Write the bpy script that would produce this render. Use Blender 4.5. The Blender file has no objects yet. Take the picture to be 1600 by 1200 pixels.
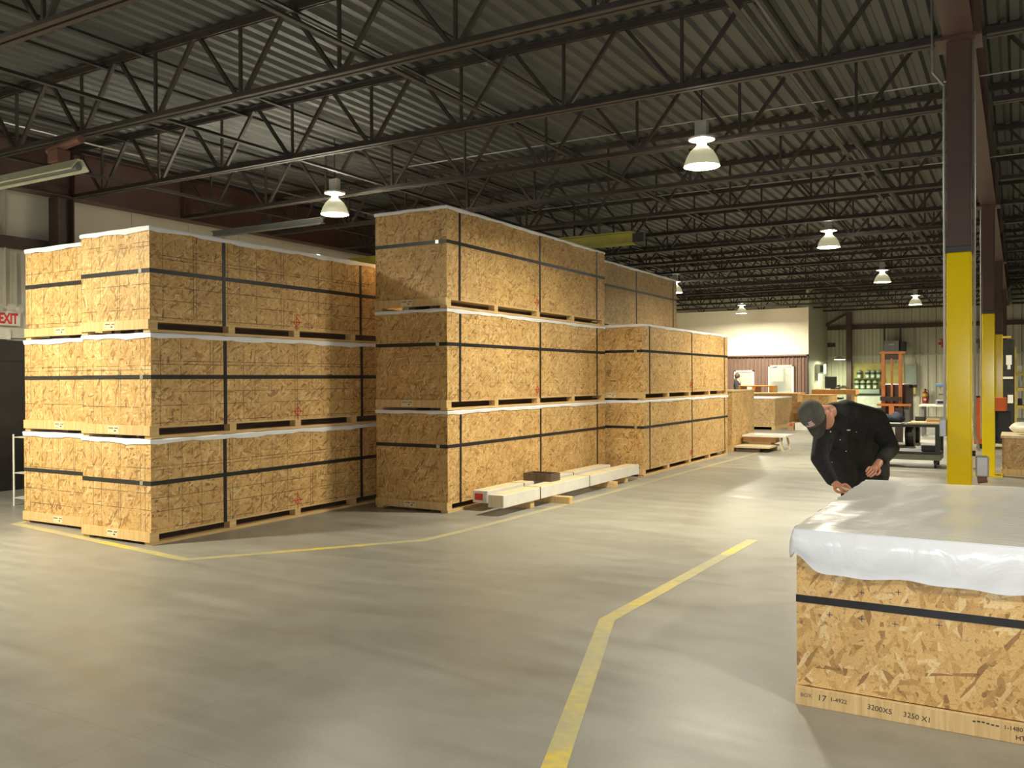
import bpy, bmesh, math, random
from mathutils import Vector, Matrix
random.seed(7)
R = math.radians
S = bpy.context.scene
COL = S.collection

# ------------------------------------------------------------------ camera
FPX, YAW, PIT, ROLL, EYE = 1357.0, R(30.26), R(-.33), R(-.27), 1.6
_fw = Vector((-math.sin(YAW)*math.cos(PIT), math.cos(YAW)*math.cos(PIT), math.sin(PIT)))
_rt0 = Vector((math.cos(YAW), math.sin(YAW), 0)); _up0 = _rt0.cross(_fw)
_rt = _rt0*math.cos(ROLL) + _up0*math.sin(ROLL)
_up = _up0*math.cos(ROLL) - _rt0*math.sin(ROLL)
cd = bpy.data.cameras.new('camera'); cam = bpy.data.objects.new('camera', cd); COL.objects.link(cam)
cd.sensor_width = 36; cd.lens = FPX/1600*36; cd.clip_end = 200; cd.clip_start = .05
m3 = Matrix((_rt, _up, -_fw)).transposed()
cam.matrix_world = Matrix.Translation((0, 0, EYE)) @ m3.to_4x4()
S.camera = cam
def ray(x, y): return _fw + _rt*((x-800)/FPX) - _up*((y-600)/FPX)
def atY(x, y, Y): d = ray(x, y); return Vector((0, 0, EYE)) + d*(Y/d.y)
def atX(x, y, X): d = ray(x, y); return Vector((0, 0, EYE)) + d*(X/d.x)
def atZ(x, y, z): d = ray(x, y); return Vector((0, 0, EYE)) + d*((z-EYE)/d.z)
def atD(x, y, D): return Vector((0, 0, EYE)) + ray(x, y)*D

# ------------------------------------------------------------------ world, exposure
w = bpy.data.worlds.new('world'); S.world = w; w.use_nodes = True
w.node_tree.nodes['Background'].inputs[0].default_value = (.02, .022, .025, 1)
w.node_tree.nodes['Background'].inputs[1].default_value = .3
S.view_settings.view_transform = 'Standard'; S.view_settings.look = 'None'
S.view_settings.gamma = 1; S.view_settings.use_curve_mapping = False
S.view_settings.exposure = 0.42
LAMP_W = 190.0                      # watts of each high-bay lamp
LAMP_COL = (1.0, .925, .72)
# the photographer's small camera flash
fl = bpy.data.lights.new('camera_flash', 'SPOT'); fl.energy = 300; fl.color = (.88, .93, 1.0); fl.shadow_soft_size = .02
fl.spot_size = R(95); fl.spot_blend = .6
flo = bpy.data.objects.new('camera_flash', fl); COL.objects.link(flo)
flo.matrix_world = Matrix.Translation(Vector((0, 0, EYE)) + _up*.05 - _rt*.06) @ m3.to_4x4()

# ------------------------------------------------------------------ materials
MATS = {}
class N:
    def __init__(s, name):
        s.m = bpy.data.materials.new(name); s.m.use_nodes = True; s.t = s.m.node_tree
        s.b = s.t.nodes['Principled BSDF']; s.o = s.t.nodes['Material Output']; MATS[name] = s.m
    def n(s, typ, **kw):
        x = s.t.nodes.new(typ)
        for k, v in kw.items():
            if k.startswith('i_'):
                key = k[2:]; key = int(key) if key.isdigit() else key
                x.inputs[key].default_value = v
            else: setattr(x, k, v)
        return x
    def l(s, a, b): s.t.links.new(a, b)
    def math(s, op, a, b=None, c=None):
        x = s.t.nodes.new('ShaderNodeMath'); x.operation = op
        for i, v in enumerate((a, b, c)):
            if v is None: continue
            if isinstance(v, (int, float)): x.inputs[i].default_value = v
            else: s.l(v, x.inputs[i])
        return x.outputs[0]
    def ramp(s, fac, stops, interp='LINEAR'):
        x = s.t.nodes.new('ShaderNodeValToRGB'); cr = x.color_ramp; cr.interpolation = interp
        while len(cr.elements) < len(stops): cr.elements.new(.5)
        for e, (p, c) in zip(cr.elements, stops): e.position = p; e.color = (*c, 1)
        s.l(fac, x.inputs[0]); return x.outputs[0]
    def mix(s, f, a, b, typ='MIX'):
        x = s.t.nodes.new('ShaderNodeMix'); x.data_type = 'RGBA'; x.blend_type = typ
        for i, v in ((0, f), (6, a), (7, b)):
            if isinstance(v, (int, float)): x.inputs[i].default_value = v
            elif isinstance(v, tuple): x.inputs[i].default_value = (*v, 1)
            else: s.l(v, x.inputs[i])
        return x.outputs[2]
def plain(name, col, rough=.6, metal=0., var=.12, scale=6., emit=None, bump=0., spec=.5, coat=0.):
    """a colour with slight procedural mottling"""
    g = N(name)
    tc = g.n('ShaderNodeTexCoord'); no = g.n('ShaderNodeTexNoise', i_Scale=scale, i_Detail=4.0)
    g.l(tc.outputs['Object'], no.inputs['Vector'])
    lo = tuple(c*(1-var) for c in col); hi = tuple(min(1, c*(1+var)) for c in col)
    g.l(g.ramp(no.outputs[0], [(.3, lo), (.7, hi)]), g.b.inputs['Base Color'])
    g.b.inputs['Roughness'].default_value = rough; g.b.inputs['Metallic'].default_value = metal
    g.b.inputs['Specular IOR Level'].default_value = spec; g.b.inputs['Coat Weight'].default_value = coat
    if bump:
        bp = g.n('ShaderNodeBump', i_Strength=bump, i_Distance=.02); g.l(no.outputs[0], bp.inputs['Height']); g.l(bp.outputs[0], g.b.inputs['Normal'])
    if emit:
        g.b.inputs['Emission Color'].default_value = (*emit[0], 1); g.b.inputs['Emission Strength'].default_value = emit[1]
    return g.m

def osb(name, tone=1.0, lines=0.0, grey=0.0, sx=1.0):
    g = N(name)
    uv = g.n('ShaderNodeUVMap'); oi = g.n('ShaderNodeObjectInfo')
    off = g.n('ShaderNodeVectorMath', operation='SCALE'); off.inputs[0].default_value = (31.7, 17.3, 0); g.l(oi.outputs['Random'], off.inputs['Scale'])
    base = g.n('ShaderNodeVectorMath', operation='ADD'); g.l(uv.outputs[0], base.inputs[0]); g.l(off.outputs[0], base.inputs[1])
    nz = g.n('ShaderNodeTexNoise', i_Scale=7.0, i_Detail=2.0); g.l(base.outputs[0], nz.inputs['Vector'])
    dst = g.n('ShaderNodeVectorMath', operation='MULTIPLY_ADD'); g.l(nz.outputs[1], dst.inputs[0]); dst.inputs[1].default_value = (.016, .016, 0); g.l(base.outputs[0], dst.inputs[2])
    col = None; hts = None
    L = (.79, .50, .19); M_ = (.60, .345, .115); D = (.37, .20, .068); P = (.88, .64, .31)
    for i, (ang, a, b_, th) in enumerate([(10, 9, 34, -1), (58, 8, 30, .45), (-42, 8, 33, .5), (-12, 9, 36, .58), (84, 10, 38, .70), (32, 9, 40, .72)]):
        mp = g.n('ShaderNodeMapping', vector_type='TEXTURE'); mp.inputs['Rotation'].default_value = (0, 0, R(ang)); mp.inputs['Scale'].default_value = (1/(a*sx), 1/(b_*sx), 1); mp.inputs['Location'].default_value = (i*3.1, i*7.7, 0)
        g.l(dst.outputs[0], mp.inputs['Vector'])
        v = g.n('ShaderNodeTexVoronoi', voronoi_dimensions='2D', i_Scale=1.0); g.l(mp.outputs[0], v.inputs['Vector'])
        sp = g.n('ShaderNodeSeparateColor'); g.l(v.outputs['Color'], sp.inputs[0])
        c = g.ramp(sp.outputs[0], [(0, D), (.14, M_), (.5, L), (.82, L), (.92, P)])
        if col is None: col, hts = c, sp.outputs[1]
        else:
            mk = g.math('GREATER_THAN', sp.outputs[2], th)
            col = g.mix(mk, col, c)
    # broad mottling and pores
    n2 = g.n('ShaderNodeTexNoise', i_Scale=2.2, i_Detail=3.0); g.l(base.outputs[0], n2.inputs['Vector'])
    col = g.mix(.55, col, g.ramp(n2.outputs[0], [(.3, (.62, .60, .58)), (.7, (1.0, 1.0, 1.0))]), 'MULTIPLY')
    n3 = g.n('ShaderNodeTexNoise', i_Scale=46.0, i_Detail=2.0); g.l(base.outputs[0], n3.inputs['Vector'])
    col = g.mix(.5, col, g.ramp(n3.outputs[0], [(.30, (.35, .28, .2)), (.42, (1, 1, 1))]), 'MULTIPLY')
    n5 = g.n('ShaderNodeTexNoise', i_Scale=130.0, i_Detail=3.0); g.l(base.outputs[0], n5.inputs['Vector'])
    col = g.mix(.4, col, g.ramp(n5.outputs[0], [(.32, (.62, .58, .52)), (.5, (1, 1, 1)), (.72, (1.25, 1.25, 1.2))]), 'MULTIPLY')
    if grey: col = g.mix(grey, col, (.36, .32, .25))
    if lines:
        su = g.n('ShaderNodeSeparateXYZ'); g.l(uv.outputs[0], su.inputs[0])
        rn = g.math('MULTIPLY', oi.outputs['Random'], 3.0)
        tot = None
        for k, (ax, per, o_) in enumerate([(0, .61, .11), (0, .406, .27), (1, .305, .16), (1, .406, .09)]):
            t = g.math('ADD', su.outputs[ax], o_)
            if ax == 0: t = g.math('ADD', t, rn)
            t = g.math('FRACT', g.math('DIVIDE', t, per))
            h = .0065/per
            mk = g.math('LESS_THAN', t, h)
            tot = mk if tot is None else g.math('MAXIMUM', tot, mk)
        n4 = g.n('ShaderNodeTexNoise', i_Scale=5.0); g.l(base.outputs[0], n4.inputs['Vector'])
        msk = g.math('MULTIPLY', tot, g.ramp(n4.outputs[0], [(.40, (.25,)*3), (.5, (1,)*3)]))
        col = g.mix(g.math('MULTIPLY', msk, lines), col, (.05, .035, .03))
    if tone != 1: col = g.mix(1.0, col, (tone,)*3, 'MULTIPLY')
    g.l(col, g.b.inputs['Base Color']); g.b.inputs['Roughness'].default_value = .55
    bp = g.n('ShaderNodeBump', i_Strength=.25, i_Distance=.004); g.l(hts, bp.inputs['Height']); g.l(bp.outputs[0], g.b.inputs['Normal'])
    return g.m
osb('osb_lined', .90, .85, sx=1.3); osb('osb_board', .90, .30, sx=1.3); osb('osb_plain', 1.0, 0.0, sx=1.25); osb('osb_weathered', .85, .3, .22, sx=1.3)

def wood(name, a, b):
    g = N(name); tc = g.n('ShaderNodeUVMap'); oi = g.n('ShaderNodeObjectInfo')
    off = g.n('ShaderNodeVectorMath', operation='SCALE'); off.inputs[0].default_value = (9.7, 5.3, 0); g.l(oi.outputs['Random'], off.inputs['Scale'])
    ad = g.n('ShaderNodeVectorMath', operation='ADD'); g.l(tc.outputs[0], ad.inputs[0]); g.l(off.outputs[0], ad.inputs[1])
    mp = g.n('ShaderNodeMapping'); mp.inputs['Scale'].default_value = (3, 40, 1); g.l(ad.outputs[0], mp.inputs[0])
    no = g.n('ShaderNodeTexNoise', i_Scale=1.0, i_Detail=5.0, i_Distortion=.6); g.l(mp.outputs[0], no.inputs['Vector'])
    g.l(g.ramp(no.outputs[0], [(.3, a), (.7, b)]), g.b.inputs['Base Color']); g.b.inputs['Roughness'].default_value = .6
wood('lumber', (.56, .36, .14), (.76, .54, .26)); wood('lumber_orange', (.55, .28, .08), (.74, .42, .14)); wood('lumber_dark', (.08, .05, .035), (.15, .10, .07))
wood('lumber_pale', (.68, .55, .33), (.82, .70, .47))

def concrete():
    g = N('concrete'); tc = g.n('ShaderNodeTexCoord')
    def noise(sc, det, dist=0., mp=None):
        no = g.n('ShaderNodeTexNoise', i_Scale=sc, i_Detail=det, i_Distortion=dist)
        if mp:
            m = g.n('ShaderNodeMapping'); m.inputs['Scale'].default_value = mp[0]; m.inputs['Rotation'].default_value = (0, 0, R(mp[1])); g.l(tc.outputs['Object'], m.inputs[0]); g.l(m.outputs[0], no.inputs['Vector'])
        else: g.l(tc.outputs['Object'], no.inputs['Vector'])
        return no.outputs[0]
    a = noise(.5, 6, .5); b = noise(4, 6); c = noise(1.3, 5, 1.0, ((.35, 2.2, 1), 35)); d = noise(60, 3)
    col = g.ramp(a, [(.3, (.28, .27, .232)), (.7, (.375, .36, .312))])
    col = g.mix(.5, col, g.ramp(c, [(.3, (.66, .66, .66)), (.62, (1.0, 1.0, 1.0))]), 'MULTIPLY')
    col = g.mix(.35, col, g.ramp(b, [(.3, (.7, .7, .7)), (.7, (1.06, 1.06, 1.04))]), 'MULTIPLY')
    col = g.mix(.3, col, g.ramp(d, [(.3, (.8, .8, .8)), (.7, (1.06, 1.06, 1.06))]), 'MULTIPLY')
    # saw-cut control joints every 6 m
    su = g.n('ShaderNodeSeparateXYZ'); g.l(tc.outputs['Object'], su.inputs[0])
    j1 = g.math('LESS_THAN', g.math('FRACT', g.math('DIVIDE', g.math('ADD', su.outputs[0], 3.45), 4.1)), .0016)
    j2 = g.math('LESS_THAN', g.math('FRACT', g.math('DIVIDE', g.math('ADD', su.outputs[1], 1.5), 4.0)), .0016)
    col = g.mix(g.math('MULTIPLY', g.math('MAXIMUM', j1, j2), .22), col, (.10, .095, .08))
    g.l(col, g.b.inputs['Base Color'])
    g.l(g.ramp(c, [(.3, (.33,)*3), (.7, (.50,)*3)]), g.b.inputs['Roughness'])
    g.b.inputs['Specular IOR Level'].default_value = .45
    bp = g.n('ShaderNodeBump', i_Strength=.06, i_Distance=.01); g.l(b, bp.inputs['Height']); g.l(bp.outputs[0], g.b.inputs['Normal'])
concrete()

def worn_paint(nm, fade):
    g = N(nm); tc = g.n('ShaderNodeTexCoord')
    n1 = g.n('ShaderNodeTexNoise', i_Scale=1.1, i_Detail=2.0); g.l(tc.outputs['Object'], n1.inputs['Vector'])
    n2 = g.n('ShaderNodeTexNoise', i_Scale=14.0, i_Detail=5.0); g.l(tc.outputs['Object'], n2.inputs['Vector'])
    col = g.ramp(n1.outputs[0], [(.44, (.46, .41, .22)), (.52, (.56, .48, .17)), (.62, (.74, .56, .04))])
    wear = g.math('MULTIPLY', g.ramp(n2.outputs[0], [(.35, (0,)*3), (.6, (1,)*3)]), .5)
    wear = g.math('ADD', g.math('MULTIPLY', wear, 1-fade), fade)
    col = g.mix(wear, col, (.37, .345, .255))
    g.l(col, g.b.inputs['Base Color']); g.b.inputs['Roughness'].default_value = .5
worn_paint('worn_yellow_paint', 0.); worn_paint('faded_yellow_paint', .78)

def film():
    """milky polythene, wood glimmering through"""
    g = N('milky_film'); tc = g.n('ShaderNodeTexCoord')
    m = g.n('ShaderNodeMapping'); m.inputs['Scale'].default_value = (2.2, 9, 2); m.inputs['Rotation'].default_value = (0, 0, R(12)); g.l(tc.outputs['Object'], m.inputs[0])
    no = g.n('ShaderNodeTexNoise', i_Scale=1.3, i_Detail=5.0, i_Distortion=1.4); g.l(m.outputs[0], no.inputs['Vector'])
    g.b.inputs['Base Color'].default_value = (.92, .92, .90, 1); g.b.inputs['Roughness'].default_value = .22
    g.b.inputs['Alpha'].default_value = .90
    bp = g.n('ShaderNodeBump', i_Strength=.35, i_Distance=.015); g.l(no.outputs[0], bp.inputs['Height']); g.l(bp.outputs[0], g.b.inputs['Normal'])
film()
def white_plastic():
    g = N('white_plastic'); tc = g.n('ShaderNodeTexCoord')
    no = g.n('ShaderNodeTexNoise', i_Scale=5.0, i_Detail=4.0, i_Distortion=1.0); g.l(tc.outputs['Object'], no.inputs['Vector'])
    g.b.inputs['Base Color'].default_value = (.84, .85, .88, 1); g.b.inputs['Roughness'].default_value = .3
    bp = g.n('ShaderNodeBump', i_Strength=.5, i_Distance=.02); g.l(no.outputs[0], bp.inputs['Height']); g.l(bp.outputs[0], g.b.inputs['Normal'])
white_plastic()

plain('strap_black', (.018, .018, .02), .38, var=.3)
plain('buckle_steel', (.6, .6, .58), .3, .9)
plain('ink', (.03, .028, .026), .8); plain('ink_faint', (.16, .13, .10), .8); plain('red_ink', (.62, .07, .035), .7)
plain('deck_metal', (.10, .103, .095), .55, .0, .12, 1.2)
plain('joist_steel', (.050, .040, .034), .6, 0, .2); plain('bridging_steel', (.045, .042, .037), .6, 0, .2)
plain('brown_steel', (.088, .047, .038), .5, 0, .15, 2.); plain('brown_dark', (.06, .035, .03), .55)
plain('yellow_paint', (.95, .71, .004), .13, 0, .03, 3., bump=.015, spec=.45)
plain('base_ring', (.05, .05, .055), .5)
plain('conduit', (.5, .5, .48), .35, .8); plain('galv', (.42, .43, .43), .45, .6)
plain('cream_panel', (.68, .65, .53), .55, 0, .05, .8); plain('cream_dull', (.50, .48, .38), .6, 0, .06, .8)
plain('white_board', (.80, .76, .62), .7, 0, .02); plain('brown_cladding', (.17, .105, .08), .5, 0, .08)
plain('girt_brown', (.07, .045, .035), .6); plain('door_dark', (.022, .02, .018), .5, 0, .2)
plain('sign_white', (.78, .76, .66), .45); plain('sign_red', (.75, .03, .02), .4)
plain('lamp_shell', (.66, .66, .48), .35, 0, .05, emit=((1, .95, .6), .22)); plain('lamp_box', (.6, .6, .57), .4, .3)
plain('lamp_glow', (1, 1, 1), .5, emit=((1, .96, .82), 26.0)); plain('tube_heater', (.62, .64, .48), .4, .1)
plain('burner_red', (.20, .09, .07), .5); plain('crane_yellow', (.44, .40, .07), .5)
plain('forklift_orange', (.72, .25, .07), .45, var=.15); plain('saw_orange', (.80, .15, .03), .4)
plain('dark_metal', (.035, .034, .033), .45, .3, .25); plain('grey_metal', (.20, .21, .20), .5, .3); plain('panel_grey', (.34, .40, .35), .5)
plain('blue_paint', (.10, .19, .36), .45); plain('red_paint', (.50, .04, .03), .4); plain('paper', (.80, .78, .70), .8)
plain('cardboard', (.45, .28, .14), .8); plain('wrap_white', (.76, .73, .66), .5, 0, .05); plain('label_red', (.68, .06, .045), .5)
plain('navy_cloth', (.018, .022, .04), .85); plain('cart_green', (.16, .17, .13), .5, .2)
plain('denim_black', (.016, .017, .02), .85, 0, .3, 30., bump=.1); plain('trouser_navy', (.02, .023, .034), .85, 0, .3, 30.)
plain('skin', (.66, .31, .20), .5, 0, .08, 12.); plain('cap_grey', (.12, .115, .10), .9, 0, .15, 25.); plain('hair', (.05, .035, .025), .7)
plain('flag_blue', (.10, .13, .28), .8); plain('flag_red', (.55, .17, .17), .8); plain('white_cloth', (.75, .74, .72), .8)
plain('can_green', (.38, .45, .30), .45); plain('can_dark', (.06, .08, .05), .5); plain('board_yellow', (.62, .52, .20), .7)
plain('bin_white', (.70, .72, .62), .5); plain('wood_orange_edge', (.60, .33, .08), .6)
plain('rack_yellow', (.62, .46, .08), .5); plain('bag_white', (.78, .76, .68), .45, bump=.3)
g = N('office_glass'); g.b.inputs['Base Color'].default_value = (.8, .9, .85, 1); g.b.inputs['Roughness'].default_value = .03
g.b.inputs['Alpha'].default_value = .12

# ------------------------------------------------------------------ mesh helpers
class MB:
    def __init__(s): s.bm = bmesh.new()
    def box(s, lo, hi, bev=0.):
        lo = Vector(lo); hi = Vector(hi); c = (lo+hi)/2; d = hi-lo
        r = bmesh.ops.create_cube(s.bm, size=1, matrix=Matrix.Translation(c) @ Matrix.Diagonal((*d, 1)))
        if bev:
            es = list({e for v in r['verts'] for e in v.link_edges})
            bmesh.ops.bevel(s.bm, geom=es, offset=bev, segments=2, profile=.5, affect='EDGES')
        return s
    def obox(s, p, q, w_, h_, up=(0, 0, 1)):
        """a bar from p to q, w_ wide, h_ high"""
        p = Vector(p); q = Vector(q); x = q-p; ln = x.length; x.normalize(); u = Vector(up)
        y = u.cross(x)
        if y.length < 1e-4: y = Vector((0, 1, 0)).cross(x)
        y.normalize(); z = x.cross(y)
        m = Matrix((x, y, z)).transposed().to_4x4(); m.translation = (p+q)/2
        bmesh.ops.create_cube(s.bm, size=1, matrix=m @ Matrix.Diagonal((ln, w_, h_, 1))); return s
    def cyl(s, p, q, r, r2=None, seg=16, caps=True):
        p = Vector(p); q = Vector(q); d = q-p
        m = Matrix.Translation((p+q)/2) @ d.to_track_quat('Z', 'Y').to_matrix().to_4x4()
        bmesh.ops.create_cone(s.bm, cap_ends=caps, segments=seg, radius1=r, radius2=r if r2 is None else r2, depth=d.length, matrix=m); return s
    def tube(s, pts, r, seg=8):
        for a, b in zip(pts[:-1], pts[1:]): s.cyl(a, b, r, seg=seg)
        for a in pts[1:-1]: bmesh.ops.create_icosphere(s.bm, subdivisions=1, radius=r*1.02, matrix=Matrix.Translation(Vector(a)))
        return s
    def lathe(s, prof, c=(0, 0, 0), seg=24):
        c = Vector(c); rings = []
        for r, z in prof:
            rings.append([s.bm.verts.new(c+Vector((r*math.cos(2*math.pi*i/seg), r*math.sin(2*math.pi*i/seg), z))) for i in range(seg)])
        for a, b in zip(rings[:-1], rings[1:]):
            for i in range(seg):
                s.bm.faces.new((a[i], a[(i+1) % seg], b[(i+1) % seg], b[i]))
        return s
    def sph(s, c, r, sc=(1, 1, 1), sub=2, rot=None):
        m = Matrix.Translation(Vector(c))
        if rot is not None: m = m @ rot.to_4x4()
        bmesh.ops.create_icosphere(s.bm, subdivisions=sub, radius=r, matrix=m @ Matrix.Diagonal((*sc, 1))); return s
    def prism(s, poly, axis, a, b):
        """polygon extruded: axis 'x' (poly = y,z), 'y' (poly = x,z), 'z' (poly = x,y)"""
        def mk(p, t): return {'x': (t, p[0], p[1]), 'y': (p[0], t, p[1]), 'z': (p[0], p[1], t)}[axis]
        A = [s.bm.verts.new(mk(p, a)) for p in poly]; B = [s.bm.verts.new(mk(p, b)) for p in poly]
        s.bm.faces.new(A); s.bm.faces.new(B[::-1]); n = len(poly)
        for i in range(n): s.bm.faces.new((A[i], B[i], B[(i+1) % n], A[(i+1) % n]))
        return s
    def grid(s, f, nu, nv):
        V = [[s.bm.verts.new(f(i/nu, j/nv)) for j in range(nv+1)] for i in range(nu+1)]
        for i in range(nu):
            for j in range(nv): s.bm.faces.new((V[i][j], V[i+1][j], V[i+1][j+1], V[i][j+1]))
        return s
    def mesh(s, name, mat, smooth=False):
        bm = s.bm; bmesh.ops.recalc_face_normals(bm, faces=bm.faces[:])
        uvl = bm.loops.layers.uv.new('UVMap')
        for f in bm.faces:
            n = f.normal; ax = max(range(3), key=lambda k: abs(n[k]))
            for lp in f.loops:
                c = lp.vert.co
                lp[uvl].uv = (c.y, c.z) if ax == 0 else (c.z, c.x) if ax == 1 else (c.y, c.x)
            f.smooth = smooth
        me = bpy.data.meshes.new(name); bm.to_mesh(me); bm.free()
        me.materials.append(MATS[mat]); return me
    def build(s, name, mat, parent=None, loc=None, smooth=False, kind=None, label=None):
        return link(name, s.mesh(name, mat, smooth), parent, loc, kind, label)
def link(name, me, parent=None, loc=None, kind=None, label=None):
    o = bpy.data.objects.new(name, me); COL.objects.link(o); o.parent = parent
    if loc is not None: o.location = loc
    if kind: o['kind'] = kind
    if label: o['label'] = label
    return o
def empty(name, loc, label, cat, group=None, rz=0.):
    o = bpy.data.objects.new(name, None); COL.objects.link(o); o.location = loc; o.rotation_euler = (0, 0, rz); o.empty_display_size = .1
    return tag(o, label, cat, group)
def tag(o, label, cat, group=None):
    o['label'] = label; o['category'] = cat
    if group: o['group'] = group
    return o
def text_mesh(s, size, mat, name='lettering', bold=0.):
    cu = bpy.data.curves.new(name, 'FONT'); cu.body = s; cu.size = size; cu.extrude = .0004; cu.offset = bold
    t = bpy.data.objects.new('tmp', cu); COL.objects.link(t)
    dg = bpy.context.evaluated_depsgraph_get(); me = bpy.data.meshes.new_from_object(t.evaluated_get(dg))
    bpy.data.objects.remove(t); bpy.data.curves.remove(cu); me.name = name
    me.materials.clear(); me.materials.append(MATS[mat]); return me

# ================================================================== THE SETTING
XL, XR, YF, YB = -12.80, 11.9, -3.4, 39.0       # room limits
ZC = 5.14                                        # underside of the roof deck
MB().box((XL-.2, YF-.2, -.2), (XR+.2, YB+.2, 0)).build('floor', 'concrete', kind='structure')
FLOOR = bpy.data.objects['floor']
def floor_line(pts, w_, mat='worn_yellow_paint'):
    """a mitred band of paint, a millimetre thick"""
    P = [Vector((x, y, 0)) for x, y in pts]; Ls = []; Rs = []
    for i, p in enumerate(P):
        d0 = (P[i]-P[i-1]).normalized() if i else (P[1]-P[0]).normalized()
        d1 = (P[i+1]-P[i]).normalized() if i < len(P)-1 else d0
        n0 = Vector((-d0.y, d0.x, 0)); n1 = Vector((-d1.y, d1.x, 0)); n = (n0+n1).normalized(); k = w_/2/max(.4, n.dot(n0))
        Ls.append(p+n*k); Rs.append(p-n*k)
    b = MB()
    for i in range(len(P)-1):
        for z0 in (0.0012,):
            b.bm.faces.new([b.bm.verts.new(v+Vector((0, 0, z0))) for v in (Rs[i], Rs[i+1], Ls[i+1], Ls[i])])
    o = b.build('floor_line', mat, FLOOR); return o
floor_line([(-1.25, 1.9), (-1.66, 3.18), (-2.36, 5.28), (-2.27, 8.6)], .105)
floor_line([(-10.6, 7.6), (-9.72, 5.60), (-6.42, 5.22), (-5.12, 7.0), (-5.06, 7.6)], .10)
floor_line([(-5.06, 7.6), (-4.98, 9.8), (-4.80, 19.0)], .10, 'faded_yellow_paint')

# roof deck: trapezoid ribs running away from the camera
pitch = .19
b = MB(); n = int((XR-XL)/pitch)+1; prof = []
for i in range(n):
    x = XL+i*pitch
    prof += [(x, ZC), (x+.075, ZC), (x+.105, ZC+.045), (x+.16, ZC+.045)]
V0 = [b.bm.verts.new((x, YF-.2, z)) for x, z in prof]; V1 = [b.bm.verts.new((x, YB+.2, z)) for x, z in prof]
for i in range(len(prof)-1): b.bm.faces.new((V0[i], V0[i+1], V1[i+1], V1[i]))
b.build('ceiling', 'deck_metal', kind='structure')
MB().box((XL-.2, YF-.2, ZC+.08), (XR+.2, YB+.2, ZC+.2)).build('roof_slab', 'deck_metal', bpy.data.objects['ceiling'])

# left wall: flat cream panels over a backing, dark door under the exit sign
wl = MB().box((XL-.2, YF, 0), (XL-.03, YB, ZC)).build('wall_left', 'cream_dull', kind='structure')
pm = MB().box((-.03, .006, 2.24), (0, 1.144, ZC-.05)).mesh('wall_panel', 'cream_panel')
pm2 = MB().box((-.03, .006, .0), (0, 1.144, 2.2)).mesh('wall_panel', 'cream_dull')
for i in range(-9, 26):
    y = 8.2+i*1.15
    if y > YF: 
        link('wall_panel', pm, wl, (XL+.0, y, 0)); 
        if not (6.2 < y+.6 < 7.8): link('wall_panel', pm2, wl, (XL, y, 0))
d = MB().box((XL-.03, 5.75, 0), (XL+.02, 8.1, 2.2)).build('door_1', 'door_dark', kind='structure')
MB().box((XL+.02, 6.85, .0), (XL+.035, 6.88, 2.15)).box((XL+.02, 5.8, 1.9), (XL+.03, 8.0, 1.94)).build('door_seam', 'dark_metal', d)
gl = MB().box((XL, YF, 3.55), (XL+.12, YB, 3.72)).build('wall_girt', 'girt_brown', wl)
MB().cyl((XL+.05, 7.22, 2.7), (XL+.05, 7.22, 5), .018).build('conduit', 'cream_dull', wl)
MB().cyl((XL+.05, 7.38, 2.7), (XL+.05, 7.38, 3.5), .018).build('conduit', 'cream_dull', wl)
# right, front walls (out of view, they close the room)
MB().box((XR, YF, 0), (XR+.2, YB, ZC)).build('wall_right', 'cream_dull', kind='structure')
MB().box((XL, YF-.2, 0), (XR, YF, ZC)).build('wall_front', 'cream_dull', kind='structure')

def ribbed(x0, x1, y, z0, z1, pit, dep, frac=.5):
    """vertical ribs, facing -Y"""
    b = MB(); P = []; n = max(1, int(round((x1-x0)/pit))); p = (x1-x0)/n
    for i in range(n):
        x = x0+i*p; P += [(x, y), (x+p*frac*.8, y), (x+p*frac, y-dep), (x+p*.92, y-dep)]
    P.append((x1, y))
    A = [b.bm.verts.new((x, yy, z0)) for x, yy in P]; B = [b.bm.verts.new((x, yy, z1)) for x, yy in P]
    for i in range(len(P)-1): b.bm.faces.new((A[i], A[i+1], B[i+1], B[i]))
    return b
# far wall
wb = MB().box((-7.1, YB, 0), (XR, YB+.2, ZC)).build('wall_back', 'cream_dull', kind='structure')
ribbed(-7.05, 4, YB-.01, 0, 2.52, .30, .035).build('cladding_lower', 'cream_panel', wb)
ribbed(-7.05, 4, YB-.01, 2.54, ZC, .30, .035).build('cladding_upper', 'cream_dull', wb)
MB().box((-7.05, YB-.16, 3.62), (4, YB-.02, 3.80)).build('wall_girt', 'girt_brown', wb)
MB().box((-7.05, YB-.05, 2.50), (4, YB-.03, 2.56)).build('wall_seam', 'cream_dull', wb)
# office block: brown cladding below, white board above, two windows
YO, XO = 35.0, -7.08
wo = MB().box((XL, YO+.1, 2.49), (XO, YO+.18, 4.34)).build('wall_office', 'white_board', kind='structure')
W1 = (atY(1147, 580, YO).x, atY(1178, 580, YO).x, .9, 1.90); W2 = (atY(1200.5, 580, YO).x, atY(1240, 580, YO).x, .70, 2.09)
for (x0, x1, z0, z1) in ((XL, W1[0], 0, 2.47), (W1[0], W1[1], W1[3], 2.47), (W1[0], W1[1], 0, W1[2]), (W1[1], W2[0], 0, 2.47), (W2[0], W2[1], W2[3], 2.47), (W2[0], W2[1], 0, W2[2]), (W2[1], XO, 0, 2.47)):
    ribbed(x0, x1, YO+.1, z0, z1, .155, .035, .72).build('cladding', 'brown_cladding', wo)
MB().box((XL, YO-.02, 2.45), (XO+.02, YO+.1, 2.51)).build('trim_1', 'brown_cladding', wo)
MB().box((XO-.1, YO+.181, 0), (XO, YB, ZC)).build('wall_office_side', 'cream_dull', kind='structure')
MB().box((XO-.05, YO-.02, 0), (XO+.02, YO+.1, 2.5)).build('trim_2', 'brown_dark', wo)
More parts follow.
